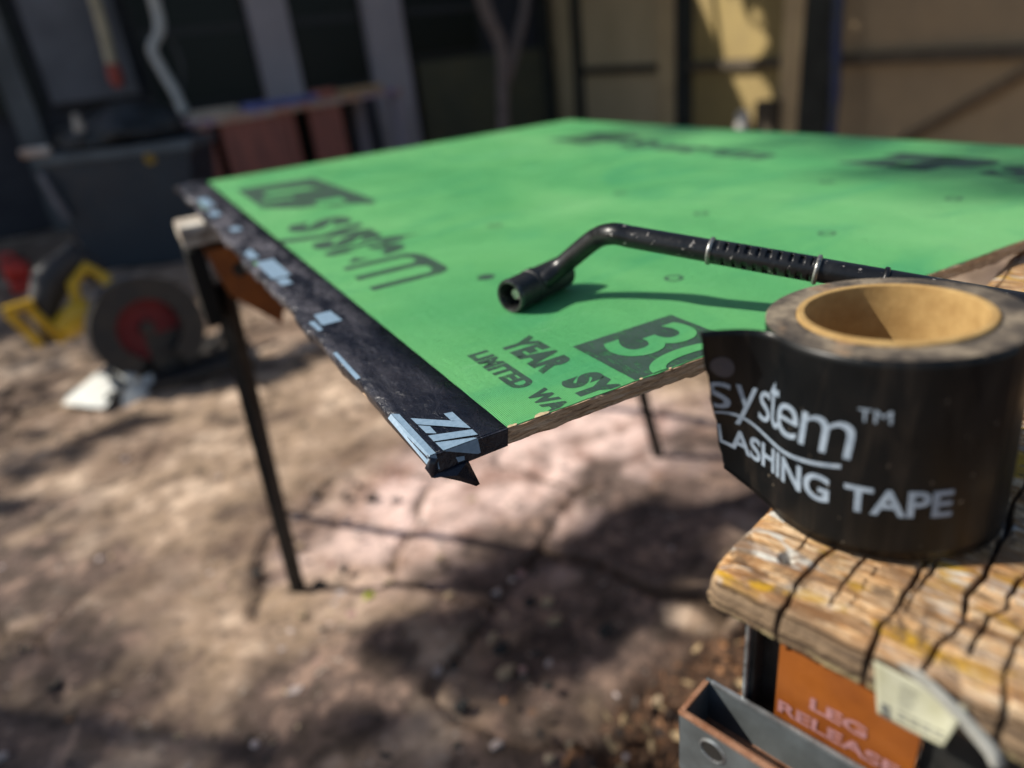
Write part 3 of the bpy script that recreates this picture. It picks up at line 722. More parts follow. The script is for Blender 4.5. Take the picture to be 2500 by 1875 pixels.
# the outermost turn shows as a separate sheet from the seam round to the flap's end
s_end = (R(268)-T0)*RR
rows = []
for j in range(NH+1):
    h = .002*(1-j/NH)*1+(RH-.0)*(j/NH)
    rows.append([bm.verts.new(surf(-FLAP+(FLAP+s_end)*i/NS, h+(.0012*math.sin(j*2.1+3) if i == 0 else 0)*0)) for i in range(NS+1)])
for j in range(NH):
    for i in range(NS): bm.faces.new((rows[j][i], rows[j][i+1], rows[j+1][i+1], rows[j+1][i]))
# the torn end is slightly jagged
for j in range(NH+1): rows[j][0].co += Vector((.0008, -.0006, 0))*(math.sin(j*.9)+.4*math.sin(j*2.3))*.35
fl = link('loose_end', bm, M_WIND, roll, smooth=180); s = fl.modifiers.new('s', 'SOLIDIFY'); s.thickness = .0005; s.offset = 0
def s_of(deg): return (R(deg)-T0)*RR
M_RINK = simple('pale_blue_roll_print', (.31, .38, .46), (.22, .28, .35), rough=.5, sc=260)
def wrap_text(bm, s, s0, s1, h0, h1, bold=.02, shear=0, lift=None, space=1):
    t = fit_text(text_bm(s, 1, bold, shear, space), s1-s0, h1-h0)
    for k in range(1, int((s1-s0)/.0012)+1):
        g = t.verts[:]+t.edges[:]+t.faces[:]; bmesh.ops.bisect_plane(t, geom=g, plane_co=(k*.0012, 0, 0), plane_no=(1, 0, 0))
    bmesh.ops.triangulate(t, faces=t.faces[:])
    dst = nbm() if bm is None else bm
    for v in list(t.verts):
        if s0+v.co.x < -FLAP+.0006: v.co.x = -FLAP+.0006-s0
    merge(dst, t, lambda c: surf(s0+c.x, h0+c.y+(lift(s0+c.x) if lift else 0), .0006))
    return dst
bm = nbm()
wrap_text(bm, 'FLASHING', s_of(107), s_of(194), .0200, .0318, .025)
wrap_text(bm, 'TAPE', s_of(200.5), s_of(244.5), .0204, .0316, .025)
link('tape_lettering', bm, M_RINK, roll)
bm = nbm()
for ch_, a0, a1, h0, h1 in (('s', 112.5, 127, .0415, .0560), ('y', 128, 144, .0350, .0560), ('s', 144.5, 154.5, .0418, .0560), ('t', 154, 163, .0415, .0625), ('e', 161.5, 176.5, .0412, .0560), ('m', 177, 203.5, .0418, .0565)):
    wrap_text(bm, ch_, s_of(a0), s_of(a1), h0, h1, -.004, .12)
wrap_text(bm, 'T', s_of(204), s_of(209.3), .0582, .0632, 0); wrap_text(bm, 'M', s_of(210.3), s_of(217), .0582, .0632, 0)
link('brand_lettering', bm, M_RINK, roll)
bm = nbm(); prev = None     # swoosh under the word
for k in range(90):
    a = 109+(198.5-109)*k/89; s_ = s_of(a); x = (a-109)/89.5
    hc_ = .0300+.0095*math.exp(-((x-.20)/.28)**2)+.0080*x**2.2
    wd = .0011*min(1, .35+x*3)
    cur = (bm.verts.new(surf(s_, hc_-wd*.6, .0006)), bm.verts.new(surf(s_, hc_+wd*.6+.0003, .0006)))
    if prev: bm.faces.new((prev[0], cur[0], cur[1], prev[1]))
    prev = cur
link('swoosh_mark', bm, M_RINK, roll)
bm = nbm(); wrap_pts = []
cx, ch0 = -FLAP+.0062, .0640
n_ = 18; cc = [surf(max(-FLAP+.0005, cx+.0048*math.cos(k/n_*6.283)), ch0+.0052*math.sin(k/n_*6.283), .0006) for k in range(n_)]
cv = bm.verts.new(surf(cx, ch0, .0007)); cvs = [bm.verts.new(p) for p in cc]
for k in range(n_): bm.faces.new((cv, cvs[k], cvs[(k+1) % n_]))
link('round_mark', bm, simple('dim_roll_print', (.06, .06, .075), rough=.5), roll)

# ------------------------------------------------------------------ black torch wand lying on the board
M_WAND = MT('scuffed_black_paint')
_m = M_WAND; _c = _m.mix(_m.ramp(_m.noise(170, 4, .6, _m.co()), [(.655, 0), (.69, .8)]), (.007, .0075, .0085), (.30, .28, .26))
_c = _m.mix(_m.ramp(_m.noise(30, 4, .7), [(.5, 0), (.7, .5)]), _c, (.03, .03, .032)); _m.set(color=_c, rough=_m.ramp(_m.noise(70, 4), [(.3, .25), (.7, .45)]), spec=.5); _m.bump(_m.noise(200, 4), .35, .0008)
M_WAND = _m.m
M_RUB = simple('matte_black_nozzle', (.010, .011, .012), (.02, .02, .02), rough=.5, sc=70)
M_RING = simple('worn_steel_ring', (.40, .40, .38), (.14, .14, .13), rough=.38, metal=.7, sc=260)
M_RIM = simple('worn_cup_rim', (.10, .10, .10), (.025, .025, .025), rough=.32, metal=.6, sc=160)
M_BRASS = simple('dull_metal_jet', (.45, .45, .42), (.2, .2, .2), rough=.3, metal=1, sc=200)
wand = thing('torch_wand', (.15, .15, 0), 'long black perforated torch wand resting its nozzle cup on the green board', 'torch wand')
CF = Vector((.1275, .1475, .0128)); CB = Vector((.208, .175, .0138)); cd = (CB-CF).normalized()
bm = nbm()
lathe(bm, CF, cd, [(.022, .0084), (.006, .0092), (.0016, .0097), (.0016, .0120), (.004, .0124), (.014, .0124), (.022, .0124), (.0225, .0130), (.030, .0130), (.0305, .0124), (.062, .0122), (.0635, .0105)], 44)
link('nozzle_cup', bm, M_RUB, wand, smooth=40)
bm = nbm(); lathe(bm, CF, cd, [(.0215, .0030), (.0215, .0050), (.0075, .0050), (.0060, .0036), (.0060, .0014)], 20); link('jet', bm, M_BRASS, wand, smooth=40)
bm = nbm(); lathe(bm, CF, cd, [(.0210, .0080), (.0100, .0089), (.0012, .0094), (-.0004, .0102), (-.0006, .0118), (.0006, .0126), (.0030, .0127), (.0030, .0120)], 44); bm.faces.ensure_lookup_table(); bm.faces.remove(bm.faces[-1]); link('cup_rim', bm, M_RIM, wand, smooth=40)
BND = Vector((.187, .099, .0545)); END = Vector((.315, -.097, .0205)); sdv = (END-BND).normalized()
p0 = Vector((.158, .150, .0165)); p1 = Vector((.1735, .1445, .0270)); p2 = Vector((.1845, .1195, .0475))
ctrl = [p0, p1, p2, BND+Vector((-.0005, .001, 0)), BND+sdv*.012, BND+sdv*.03]
def catmull(P, n=8):
    Q = [P[0]*2-P[1]]+list(P)+[P[-1]*2-P[-2]]; out = []
    for i in range(1, len(Q)-2):
        for k in range(n):
            t = k/n; a, b, c, d = Q[i-1:i+3]
            out.append(.5*((2*b)+(c-a)*t+(2*a-5*b+4*c-d)*t*t+(3*b-a-3*c+d)*t**3))
    out.append(P[-1]); return out
path = catmull(ctrl)
bm = nbm(); rp_ = [.0078+.0004*math.sin(k*.2) for k in range(len(path))]; tube(bm, path+[BND+sdv*.072], [.0074]*(len(path)+1), 28)
link('bent_pipe', bm, M_WAND, wand, smooth=60)
# perforated section
s0, s1 = .0655, .1300
nseg = 66; seg = 32
def keep(i, k):
    x = i/nseg*10.0; ph = (x % 1.0); idx = int(x)
    if idx < 0 or idx > 9 or i < 3 or i > nseg-4: return True
    return not (.30 < ph < .66 and (k % 16) in (1, 2, 3, 4, 9, 10, 11, 12))
bm = nbm(); tube(bm, lerp(BND+sdv*s0, BND+sdv*s1, nseg), .0078, seg, caps=False, keep=keep)
ps = link('perforated_sleeve', bm, M_WAND, wand, smooth=60); md = ps.modifiers.new('s', 'SOLIDIFY'); md.thickness = .0011; md.offset = -1
bm = nbm(); tube(bm, [BND+sdv*s0, BND+sdv*s1], .0063, 20); link('inner_tube', bm, M_RUB, wand, smooth=60)
bm = nbm(); tube(bm, lerp(BND+sdv*s1, BND+sdv*.55, 30), [.0074-.0004*k/30 for k in range(31)], 24); link('long_shaft', bm, M_WAND, wand, smooth=60)
for s_, r_, mt in ((s0, .0090, M_RING), (s1, .0092, M_RING), (s1+.037, .0088, M_WAND)):
    bm = nbm(); c0 = BND+sdv*s_
    tube(bm, [c0-sdv*.0016, c0-sdv*.0012, c0, c0+sdv*.0012, c0+sdv*.0016], [.0072, r_*.96, r_, r_*.96, .0072], 32); link('collar', bm, mt, wand, smooth=60)
bm = nbm(); tube(bm, lerp(BND+sdv*.50, BND+sdv*.66, 6), [.010, .013, .0145, .014, .0145, .013, .010], 20); link('grip', bm, M_RUB, wand, smooth=60)

# ------------------------------------------------------------------ far sawhorse under the board's left edge
M_LEGB = simple('matte_black_leg', (.006, .007, .007), (.012, .011, .010), rough=.6, sc=30, spec=.25)
fh = thing('sawhorse', (.4, .9, GZ), 'far sawhorse with pale timber end and orange end plate below the left edge', 'sawhorse', 'folding sawhorses under the board')
M_CREAM = simple('cream_flaked_timber', (.60, .56, .48), (.14, .09, .055), rough=.8, sc=28, bump=.4, scale=(1, 1, 2))
bm = nbm(); box(bm, (-.047, .845, -.044), (.93, .935, -.0125), bev=.006); link('wooden_top', bm, M_CREAM, fh, smooth=40)
bm = nbm(); slab(bm, [(-.020, .838, -.052), (.030, .838, -.052), (.075, .838, -.15), (.060, .838, -.19), (-.004, .838, -.125)], (0, .10, 0)); op2 = link('end_plate', bm, M_ORANGE, fh)
bm = nbm(); tube(bm, [(.020, .8375, -.088), (.020, .8355, -.088)], .011, 16); link('plate_hole', bm, M_BLACK, op2)
bm = nbm(); box(bm, (-.046, .85, -.17), (-.021, .93, -.051), bev=.002); box(bm, (.076, .86, -.10), (.86, .92, -.0505)); link('steel_channel', bm, M_LEGB, fh)
for a_, b_ in (((-.008, .905, -.12), (-.030, .97, GZ)), ((.72, .905, -.12), (.885, .91, GZ)), ((-.004, .925, -.12), (-.002, 1.272, GZ)), ((.74, .925, -.12), (.90, 1.25, GZ))):
    bm = nbm(); a_, b_ = Vector(a_), Vector(b_); tube(bm, [a_, b_.lerp(a_, .02), b_], [.0170, .0150, .0170], 4); link('leg', bm, M_LEGB, fh)

# ------------------------------------------------------------------ chop saw on the ground
saw = thing('chop_saw', (-.2, 2.6, GZ), 'yellow and black chop saw with dark guard round a red wheel', 'chop saw')
M_YEL = simple('yellow_plastic', (.80, .48, .02), (.60, .33, .01), rough=.4, sc=20)
M_DK = simple('dark_saw_metal', (.018, .019, .021), (.042, .034, .028), rough=.5, sc=15)
M_RED = simple('dark_red_wheel', (.22, .008, .014), (.13, .006, .010), rough=.6, sc=20)
M_WHT = simple('bright_base_metal', (.75, .76, .70), (.6, .6, .55), rough=.4, sc=14)
ctr = Vector((-.185, 2.45, -.603)); fw = Vector((.18, -.95, .12)).normalized(); sx = Vector((0, 0, 1)).cross(fw).normalized(); su = fw.cross(sx)
SMt = Matrix(((sx.x, su.x, fw.x, ctr.x), (sx.y, su.y, fw.y, ctr.y), (sx.z, su.z, fw.z, ctr.z), (0, 0, 0, 1)))   # local x right, y up, z towards camera
def disc(bm, r, z0, z1, n=48, a0=0, a1=6.2832, r_in=0):
    if r_in == 0: tube(bm, [SMt @ Vector((0, 0, z0)), SMt @ Vector((0, 0, z1))], r, n); return
    pts = []
    for k in range(n+1):
        a = a0+(a1-a0)*k/n; pts.append([bm.verts.new(SMt @ Vector((rr*math.cos(a), rr*math.sin(a), zz))) for rr, zz in ((r_in, z0), (r, z0), (r, z1), (r_in, z1))])
    for k in range(n):
        for q in range(4): bm.faces.new((pts[k][q], pts[k][(q+1) % 4], pts[k+1][(q+1) % 4], pts[k+1][q]))
bm = nbm(); disc(bm, .188, -.06, .045, r_in=.108, a0=R(-62), a1=R(242)); disc(bm, .187, -.064, -.058); link('guard', bm, M_DK, saw, smooth=40)
bm = nbm(); disc(bm, .190, -.062, -.030, r_in=.183, a0=R(60), a1=R(200)); link('guard_rim', bm, simple('guard_rim_highlight', (.30, .30, .34), rough=.4), saw, smooth=40)  # pale arc: the highlight on the left rim put into its colour
bm = nbm(); disc(bm, .116, -.020, -.014); wh = link('wheel', bm, M_RED, saw, smooth=40)
bm = nbm(); disc(bm, .026, -.014, .012, 20); link('arbor', bm, M_DK, wh, smooth=40)
bm = nbm(); box(bm, (-.02, -.20, -.055), (.10, -.03, -.012), M=SMt); link('wheel_cover', bm, M_DK, saw)
bm = nbm()
tube(bm, [SMt @ Vector(p) for p in ((-.13, .10, -.08), (-.18, .09, -.10), (-.24, .06, -.12))], [.045, .055, .045], 18); link('motor_housing', bm, M_YEL, saw, smooth=50)
bm = nbm(); tube(bm, [SMt @ Vector(p) for p in ((-.17, .12, -.10), (-.16, .20, -.10), (-.10, .25, -.10), (-.06, .20, -.08), (-.05, .14, -.07))], .020, 10); link('top_handle', bm, M_YEL, saw, smooth=50)
bm = nbm(); tube(bm, [SMt @ Vector(p) for p in ((-.29, .02, -.15), (-.27, .14, -.15), (-.21, .23, -.15), (-.12, .29, -.15), (-.06, .20, -.15))], [.030, .048, .065, .060, .04], 12); link('carry_arm', bm, M_DK, saw, smooth=50)
bm = nbm()
for a_, b_ in (((-.38, .17, -.10), (-.29, .175, -.10)), ((-.37, .16, -.10), (-.32, .03, -.10)), ((-.31, .16, -.10), (-.25, .02, -.10))): tube(bm, [SMt @ Vector(a_), SMt @ Vector(b_)], .016, 10)
link('trigger_grip', bm, M_YEL, saw, smooth=50)
bm = nbm(); slab(bm, [(-.52, 2.42, GZ+.012), (-.39, 2.27, GZ+.012), (-.335, 2.36, GZ+.03), (-.37, 2.44, GZ+.085)], (.015, .05, .004)); slab(bm, [(-.33, 2.24, GZ+.006), (-.25, 2.30, GZ+.006), (-.22, 2.36, GZ+.035), (-.31, 2.30, GZ+.03)], (0, .025, .015)); tube(bm, [(-.325, 2.42, GZ+.10), (-.295, 2.37, GZ+.06), (-.27, 2.34, GZ+.055)], .017, 10); link('bright_foot', bm, M_WHT, saw, smooth=40)
bm = nbm(); box(bm, (-.38, 2.32, GZ), (.12, 2.72, GZ+.03), bev=.005); tube(bm, [(.0, 2.5, GZ+.04), (.12, 2.62, GZ+.12)], .014, 8); link('base_plate', bm, M_DK, saw)
bm = nbm(); tube(bm, [(.05, 2.62, GZ+.12), (.12, 2.60, GZ+.10)], .018, 10); link('vice_screw', bm, M_WHT, saw, smooth=40)

# ------------------------------------------------------------------ plastic bin, bag, fuel can
binn = thing('plastic_bin', (-.15, 4.3, GZ), 'large dark blue plastic bin with a grey rim, standing behind the saw', 'bin')
M_NAVY = simple('dark_blue_plastic', (.018, .030, .046), (.026, .040, .056), rough=.5, sc=6)
bm = nbm()
lo_c = [(-.43, 4.60), (.14, 4.33), (.30, 4.62), (-.28, 4.90)]; up_c = [(-.50, 4.56), (.26, 4.20), (.44, 4.60), (-.32, 4.97)]
def frus(bm, lo_c, up_c, z0, z1):
    a = [bm.verts.new((x, y, z0)) for x, y in lo_c]; b = [bm.verts.new((x, y, z1)) for x, y in up_c]
    for i in range(4): bm.faces.new((a[i], a[(i+1) % 4], b[(i+1) % 4], b[i]))
    bm.faces.new(a[::-1]); bm.faces.new(b)
frus(bm, lo_c, up_c, GZ, -.155); link('body', bm, M_NAVY, binn)
bm = nbm(); up2 = [(-.52, 4.55), (.27, 4.175), (.465, 4.61), (-.33, 4.99)]; frus(bm, up2, up2, -.157, -.112); link('rim', bm, simple('grey_bin_rim', (.10, .13, .155), rough=.45, sc=8), binn)
bm = nbm(); tube(bm, [(-.505, 4.54, -.20), (-.48, 4.52, -.34), (-.455, 4.54, -.46)], .022, 8); link('side_handle', bm, simple('grey_handle', (.2, .2, .23), rough=.5), binn, smooth=50)
bm = nbm(); tube(bm, [(.054, 4.37, -.188), (.054, 4.29, -.188)], .030, 14); link('yellow_badge', bm, simple('yellow_badge', (.42, .26, .02), rough=.5), binn)
bm = nbm(); tube(bm, [(-.56, 4.59, -.085), (-.42, 4.53, -.085)], .026, 8); rg = link('rag', bm, simple('grey_rag', (.62, .58, .53), (.4, .25, .17), rough=.9, sc=12), smooth=60); tag(rg, 'pale rolled rag lying on the left corner of the bin rim', 'rag')
bm = nbm(); r_ = bmesh.ops.create_icosphere(bm, subdivisions=4, radius=1)
for v in bm.verts:
    n = v.co.copy(); k = 1+.35*(float(fbm(np.array([n.x*2.4+3]), np.array([n.y*2.4+n.z*2]), 3, 9)[0])-.5)
    v.co = Vector((-.05+n.x*.34*k, 4.62+n.y*.24*k, -.06+max(n.z, -.2)*(.17+.07*n.x)*k))
bag = link('rubbish_bag', bm, simple('black_bag_plastic', (.012, .013, .014), (.02, .025, .03), rough=.35, sc=9, bump=.6, bd=.02), smooth=180); tag(bag, 'black plastic bag heaped on top of the dark blue bin', 'bag')
bm = nbm(); tube(bm, [(-.24, 4.44, .0), (-.235, 4.42, .085)], [.030, .014], 8); tag(link('paper_scrap', bm, simple('pale_scrap', (.5, .47, .42), rough=.8), smooth=60), 'pale crumpled scrap sticking out of the black bag', 'paper scrap')
can = thing('fuel_can', (-.78, 4.45, GZ), 'red plastic fuel can at the far left edge of the yard', 'fuel can')
M_RC = simple('red_plastic', (.62, .035, .02), (.4, .02, .015), rough=.4, sc=10)
bm = nbm(); box(bm, (-.85, 4.40, GZ+.07), (-.72, 4.52, GZ+.18), bev=.03); box(bm, (-.845, 4.405, GZ), (-.725, 4.515, GZ+.07), bev=.02); link('body', bm, M_RC, can, smooth=50)
bm = nbm(); tube(bm, [(-.84, 4.46, GZ+.17), (-.83, 4.46, GZ+.22), (-.78, 4.46, GZ+.22), (-.77, 4.46, GZ+.17)], .012, 8); link('handle', bm, M_RC, can, smooth=50)
bm = nbm(); tube(bm, [(-.74, 4.46, GZ+.17), (-.74, 4.46, GZ+.205)], .018, 12); link('cap', bm, M_BLACK, can, smooth=50)

# ------------------------------------------------------------------ cluttered workbench
wb = thing('workbench', (1.2, 5.3, GZ), 'long workbench with red-brown board front and a worn painted top against the house', 'workbench')
wa = math.atan2(5.67-4.65, 2.13-.37); WM = Matrix.Translation((.37, 4.65, 0)) @ Matrix.Rotation(wa, 4, 'Z')
M_TOP = MT('worn_painted_bench_top'); _x = M_TOP.noise(4, 3, .6, M_TOP.co((1, 1, 1)))
M_TOP.set(color=M_TOP.ramp(_x, [(.30, (.22, .22, .55)), (.42, (.5, .34, .38)), (.5, (.62, .5, .38)), (.6, (.6, .26, .18)), (.7, (.62, .48, .32))]), rough=.7); M_TOP = M_TOP.m
M_RB = simple('red_brown_boards', (.46, .17, .13), (.28, .12, .10), rough=.7, sc=5, scale=(4, 4, .5))
M_LIL = simple('lilac_grey_paint', (.44, .40, .46), (.34, .31, .38), rough=.65, sc=5, scale=(3, 3, .4))
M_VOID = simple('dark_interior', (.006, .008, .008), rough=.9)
bm = nbm(); box(bm, (0, 0, -.085), (2.04, .62, -.045), M=WM, bev=.006); link('bench_top', bm, M_TOP, wb)
for a, b in ((.20, .74), (.98, 1.30)):
    bm = nbm(); box(bm, (a, .03, GZ), (b, .055, -.086), M=WM); link('front_board', bm, M_RB, wb)
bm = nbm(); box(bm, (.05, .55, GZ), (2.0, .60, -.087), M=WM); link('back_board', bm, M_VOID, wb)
for a in ((.06, .04), (.76, .04), (1.94, .04), (.06, .48), (1.94, .48)):
    bm = nbm(); box(bm, (a[0], a[1], GZ), (a[0]+.12 if a[0] > 1.5 else a[0]+.07, a[1]+.07, -.0855), M=WM, bev=.003); link('leg', bm, M_LIL if a[0] > 1.5 else M_RB, wb)
items = ((.10, .12, .34, .05, .05, (.75, .66, .52), 'folded_rag', 'cream rag folded on the left end of the workbench', 'rag'),
         (.55, .10, .62, .13, .045, (.20, .23, .55), 'blue_tray', 'blue plastic tray on the middle of the workbench', 'tray'),
         (1.40, .05, .45, .20, .05, (.7, .48, .26), 'timber_offcut', 'tan timber offcut on the right end of the workbench', 'timber'),
         (1.20, .10, .16, .12, .07, (.55, .2, .14), 'brick', 'red brick between the blue tray and the tan offcut', 'brick'))
for x, y, lx, ly, h, c, nm, lb, ct in items:
    bm = nbm(); box(bm, (x, y, -.0445), (x+lx, y+ly, -.0445+h), M=WM, bev=.012, jit=.003); tag(link(nm, bm, simple(nm+'_mat', c, rough=.7, sc=8)), lb, ct)

# ------------------------------------------------------------------ house behind
hs = thing('house', (0, 6.9, GZ), 'dark house wall with tall windows between lilac-grey posts across the yard', 'house')
M_SID = simple('dark_siding', (.035, .036, .045), (.028, .028, .036), rough=.7, sc=3, scale=(1, 1, 6), bump=.3, bd=.01)
M_OLV = simple('dark_olive_panel', (.11, .10, .055), (.08, .08, .05), rough=.7, sc=3)
M_GLS = MT('dark_window_glass').set(color=(.006, .012, .011), rough=.35, spec=.25).m
bm = nbm(); box(bm, (-5, 6.6, GZ), (5.2, 6.8, 2.8)); link('wall', bm, M_SID, hs)
bm = nbm(); box(bm, (2.62, 6.50, GZ), (4.3, 6.59, .12)); link('lower_panel', bm, M_OLV, hs)
bm = nbm()
slab(bm, [(-5.2, 6.2, 2.95), (5.3, 6.2, 2.95), (5.3, 9.5, 4.9), (-5.2, 9.5, 4.9)], (0, 0, .10)); link('roof', bm, M_SID, hs)
for x0_, x1_, z0_ in ((.30, 1.16, .0), (1.50, 2.16, .0), (2.55, 3.35, .16), (-1.5, -.5, .1)):
    bm = nbm(); box(bm, (x0_-.02, 6.56, z0_-.02), (x1_+.02, 6.595, 2.3)); wf = link('window', bm, simple('dark_window_frame', (.02, .024, .024), rough=.6), hs)
    bm = nbm(); box(bm, (x0_+.03, 6.54, z0_+.03), (x1_-.03, 6.557, 2.2)); link('pane', bm, M_GLS, wf)
    bm = nbm(); box(bm, (x0_+.02, 6.53, .52), (x1_-.02, 6.555, .58)); link('crossbar', bm, simple('dark_glazing_bar', (.03, .032, .034), rough=.6), wf)
for x0_, x1_ in ((1.18, 1.50), (2.17, 2.52)):
    bm = nbm(); box(bm, (x0_, 6.42, GZ), (x1_, 6.60, 2.75), bev=.01); link('post', bm, simple('lilac_post', (.46, .41, .43), (.38, .34, .36), rough=.65, sc=3), hs)
bm = nbm(); box(bm, (-.42, 6.46, .13), (.20, 6.59, 2.6)); link('shutter_panel', bm, simple('shutter_grey', (.17, .17, .19), rough=.65, sc=2), hs)
bm = nbm(); box(bm, (-.72, 6.48, GZ), (-.55, 6.59, 2.6)); link('trim', bm, simple('trim_grey', (.15, .155, .16), rough=.65, sc=2), hs)
# things hanging from the eaves
bm = nbm(); tube(bm, [(.10, 6.30, 1.5), (.08, 6.28, .62), (.062, 6.28, .36)], [.030, .040, .042], 10)
hp = link('hanging_float', bm, simple('cream_float', (.7, .58, .38), rough=.6, sc=8), smooth=50); tag(hp, 'cream stick with a red lower end hanging before the house wall', 'float')
bm = nbm(); tube(bm, [(.062, 6.28, .359), (.060, 6.28, .28), (.058, 6.28, .20)], [.046, .058, .035], 10); link('red_end', bm, simple('red_float_end', (.55, .10, .07), rough=.5), hp, smooth=50)
bm = nbm(); rpth = catmull([Vector(p) for p in ((.44, 5.95, 1.4), (.455, 5.95, .75), (.43, 5.9, .54), (.34, 5.85, .42), (.36, 5.8, .28), (.40, 5.75, .12), (.42, 5.7, -.03))], 6)
tube(bm, rpth, [.040 if k < 13 else .036 for k in range(len(rpth))], 8); rope = link('hanging_rope', bm, simple('pale_rope', (.62, .60, .55), (.5, .48, .44), rough=.8, sc=12), smooth=60); tag(rope, 'pale thick rope hanging down to the left end of the workbench', 'rope')
bm = nbm(); tube(bm, catmull([Vector(p) for p in ((.44, 5.94, .55), (.50, 5.9, .42), (.50, 5.85, .25), (.44, 5.8, .10))], 6), .016, 8); link('loose_strand', bm, simple('thin_rope', (.09, .085, .08), rough=.8), rope, smooth=60)

# ------------------------------------------------------------------ brown fence on the right
fe = thing('fence', (4.15, 3.3, GZ), 'brown panel fence with dark posts and a rail, dappled with yellow light', 'fence')
M_PAN = simple('brown_fence_panel', (.64, .49, .29), (.52, .40, .23), rough=.7, sc=2, scale=(1, 1, .6))
M_PAN2 = simple('dark_brown_fence_panel', (.36, .26, .15), (.27, .20, .12), rough=.7, sc=2)
M_PYL = simple('yellow_lit_panel', (.36, .265, .10), (.30, .22, .09), rough=.65, sc=3)  # yellow of the sun dapples mixed into this panel's brown
M_STUD = simple('tan_fence_stud', (.62, .46, .25), (.5, .36, .2), rough=.7, sc=6)
M_DP = simple('dark_fence_post', (.035, .038, .032), rough=.8, sc=6)
M_RAIL = simple('fence_rail_brown', (.10, .078, .052), rough=.8, sc=6)
for y0_, y1_, mt in ((4.78, 6.60, M_PAN), (3.47, 4.40, M_PYL), (-1.5, 3.04, M_PAN2)):
    bm = nbm(); box(bm, (4.14, y0_, GZ), (4.17, y1_, 1.25)); link('fence_panel', bm, mt, fe)
for y0_, y1_, mt, x_ in ((4.58, 4.77, M_STUD, 4.08), (4.41, 4.57, M_DP, 4.10), (3.28, 3.46, M_STUD, 4.08), (3.05, 3.27, M_DP, 4.06), (6.40, 6.52, M_DP, 4.0), (1.2, 1.3, M_DP, 4.10), (5.95, 6.06, M_DP, 4.08)):
    bm = nbm(); box(bm, (x_, y0_, GZ), (x_+.055, y1_, 1.3), bev=.006); link('fence_post', bm, mt, fe)
for y0_, y1_ in ((4.775, 5.94), (3.465, 4.405), (1.31, 3.045)):
    bm = nbm(); box(bm, (4.08, y0_, -.155), (4.137, y1_, -.09), bev=.004); link('fence_rail', bm, M_RAIL, fe)
bm = nbm(); box(bm, (4.075, y0_ := 1.3, -.62), (4.135, 1.9, -.56)); 
bm.free()
bm = nbm(); tube(bm, [(4.09, 1.32, .12), (4.09, 2.55, -.62)], .028, 4); link('fence_brace', bm, simple('brace_brown', (.22, .16, .10), rough=.8), fe)
bm = nbm(); tube(bm, [(3.98, 3.69, GZ), (3.98, 3.69, -.44), (3.98, 3.69, -.43)], [.048, .048, .030], 14); tag(link('marker_stake', bm, simple('white_stake', (.62, .60, .56), rough=.6, sc=9), smooth=40), 'short white stake standing before the yellow-lit fence panel', 'stake')
bm = nbm(); box(bm, (3.98, 3.42, GZ), (4.07, 3.58, -.36), bev=.01); tag(link('timber_block', bm, M_RAIL), 'dark brown timber block beside the short white stake', 'timber')
bm = nbm(); tube(bm, [(4.0, 2.98, .60), (3.97, 2.94, .06), (3.92, 2.87, -.30), (3.9, 2.85, GZ)], [.026, .034, .030, .024], 10); tag(link('blue_pole', bm, simple('blue_plastic_pole', (.02, .03, .11), (.04, .045, .06), rough=.5, sc=5), smooth=50), 'dark blue pole leaning on the fence beside the widest dark post', 'pole')

# ------------------------------------------------------------------ trees: one in view, one added out of view whose leaves shade stones and board
M_BARK = simple('pale_bark', (.17, .14, .13), (.11, .09, .085), rough=.85, sc=14, bump=.5, bd=.01)
M_LEAF = MT('tree_leaves'); M_LEAF.set(color=M_LEAF.mix(M_LEAF.ramp(M_LEAF.noise(6, 3), [(.35, 0), (.65, 1)]), (.045, .10, .02), (.09, .14, .03)), rough=.55); M_LEAF = M_LEAF.m
def leaves(bm, centres, rnd, size=.05):
    for c, r, n in centres:
        c = Vector(c)
        for _ in range(n):
            d = Vector((rnd.gauss(0, 1), rnd.gauss(0, 1), rnd.gauss(0, 1))).normalized()*r*rnd.random()**.45
            p = c+Vector((d.x, d.y, d.z*.7)); a = Vector((rnd.gauss(0, 1), rnd.gauss(0, 1), rnd.gauss(0, .5))).normalized(); b = a.cross(Vector((rnd.gauss(0, 1), rnd.gauss(0, 1), rnd.gauss(0, 1)))).normalized()
            s = size*rnd.uniform(.6, 1.3)
            vs = [bm.verts.new(p+a*s), bm.verts.new(p+b*s*.45), bm.verts.new(p-a*s), bm.verts.new(p-b*s*.45)]; bm.faces.new(vs)
def tree(base, path_, rads, forks, centres, label, n=8, size=.05, seed=1):
    t = thing('tree', base, label, 'tree')
    bm = nbm(); pts = catmull([Vector(p) for p in path_], n); rr = np.interp(np.linspace(0, len(rads)-1, len(pts)), range(len(rads)), rads).tolist(); tube(bm, pts, rr, 12); link('trunk', bm, M_BARK, t, smooth=60)
    for f, r0 in forks:
        bm = nbm(); fp = catmull([Vector(p) for p in f], 6); tube(bm, fp, [r0*(1-.6*k/len(fp)) for k in range(len(fp))], 8); link('limb', bm, M_BARK, t, smooth=60)
    bm = nbm(); leaves(bm, centres, random.Random(seed), size); link('crown', bm, M_LEAF, t)
    return t
rnd = random.Random(12)
cs = [((2.1+rnd.uniform(-1.9, 1.5), 4.9+rnd.uniform(-1.3, 1.0), 2.55+rnd.uniform(-.35, 1.6)), rnd.uniform(.28, .5), 260) for _ in range(46)]
def clear(c, spots):   # keep a few holes in the crown where the sun reaches the fence
    for sy, sz, r in spots:
        # where does the sun ray through this clump meet the fence plane x=4.14?
        t = (4.14-c[0])/(-svec.x); y = c[1]-svec.y*t; z = c[2]-svec.z*t
        if math.hypot(y-sy, z-sz) < r: return False
    return True
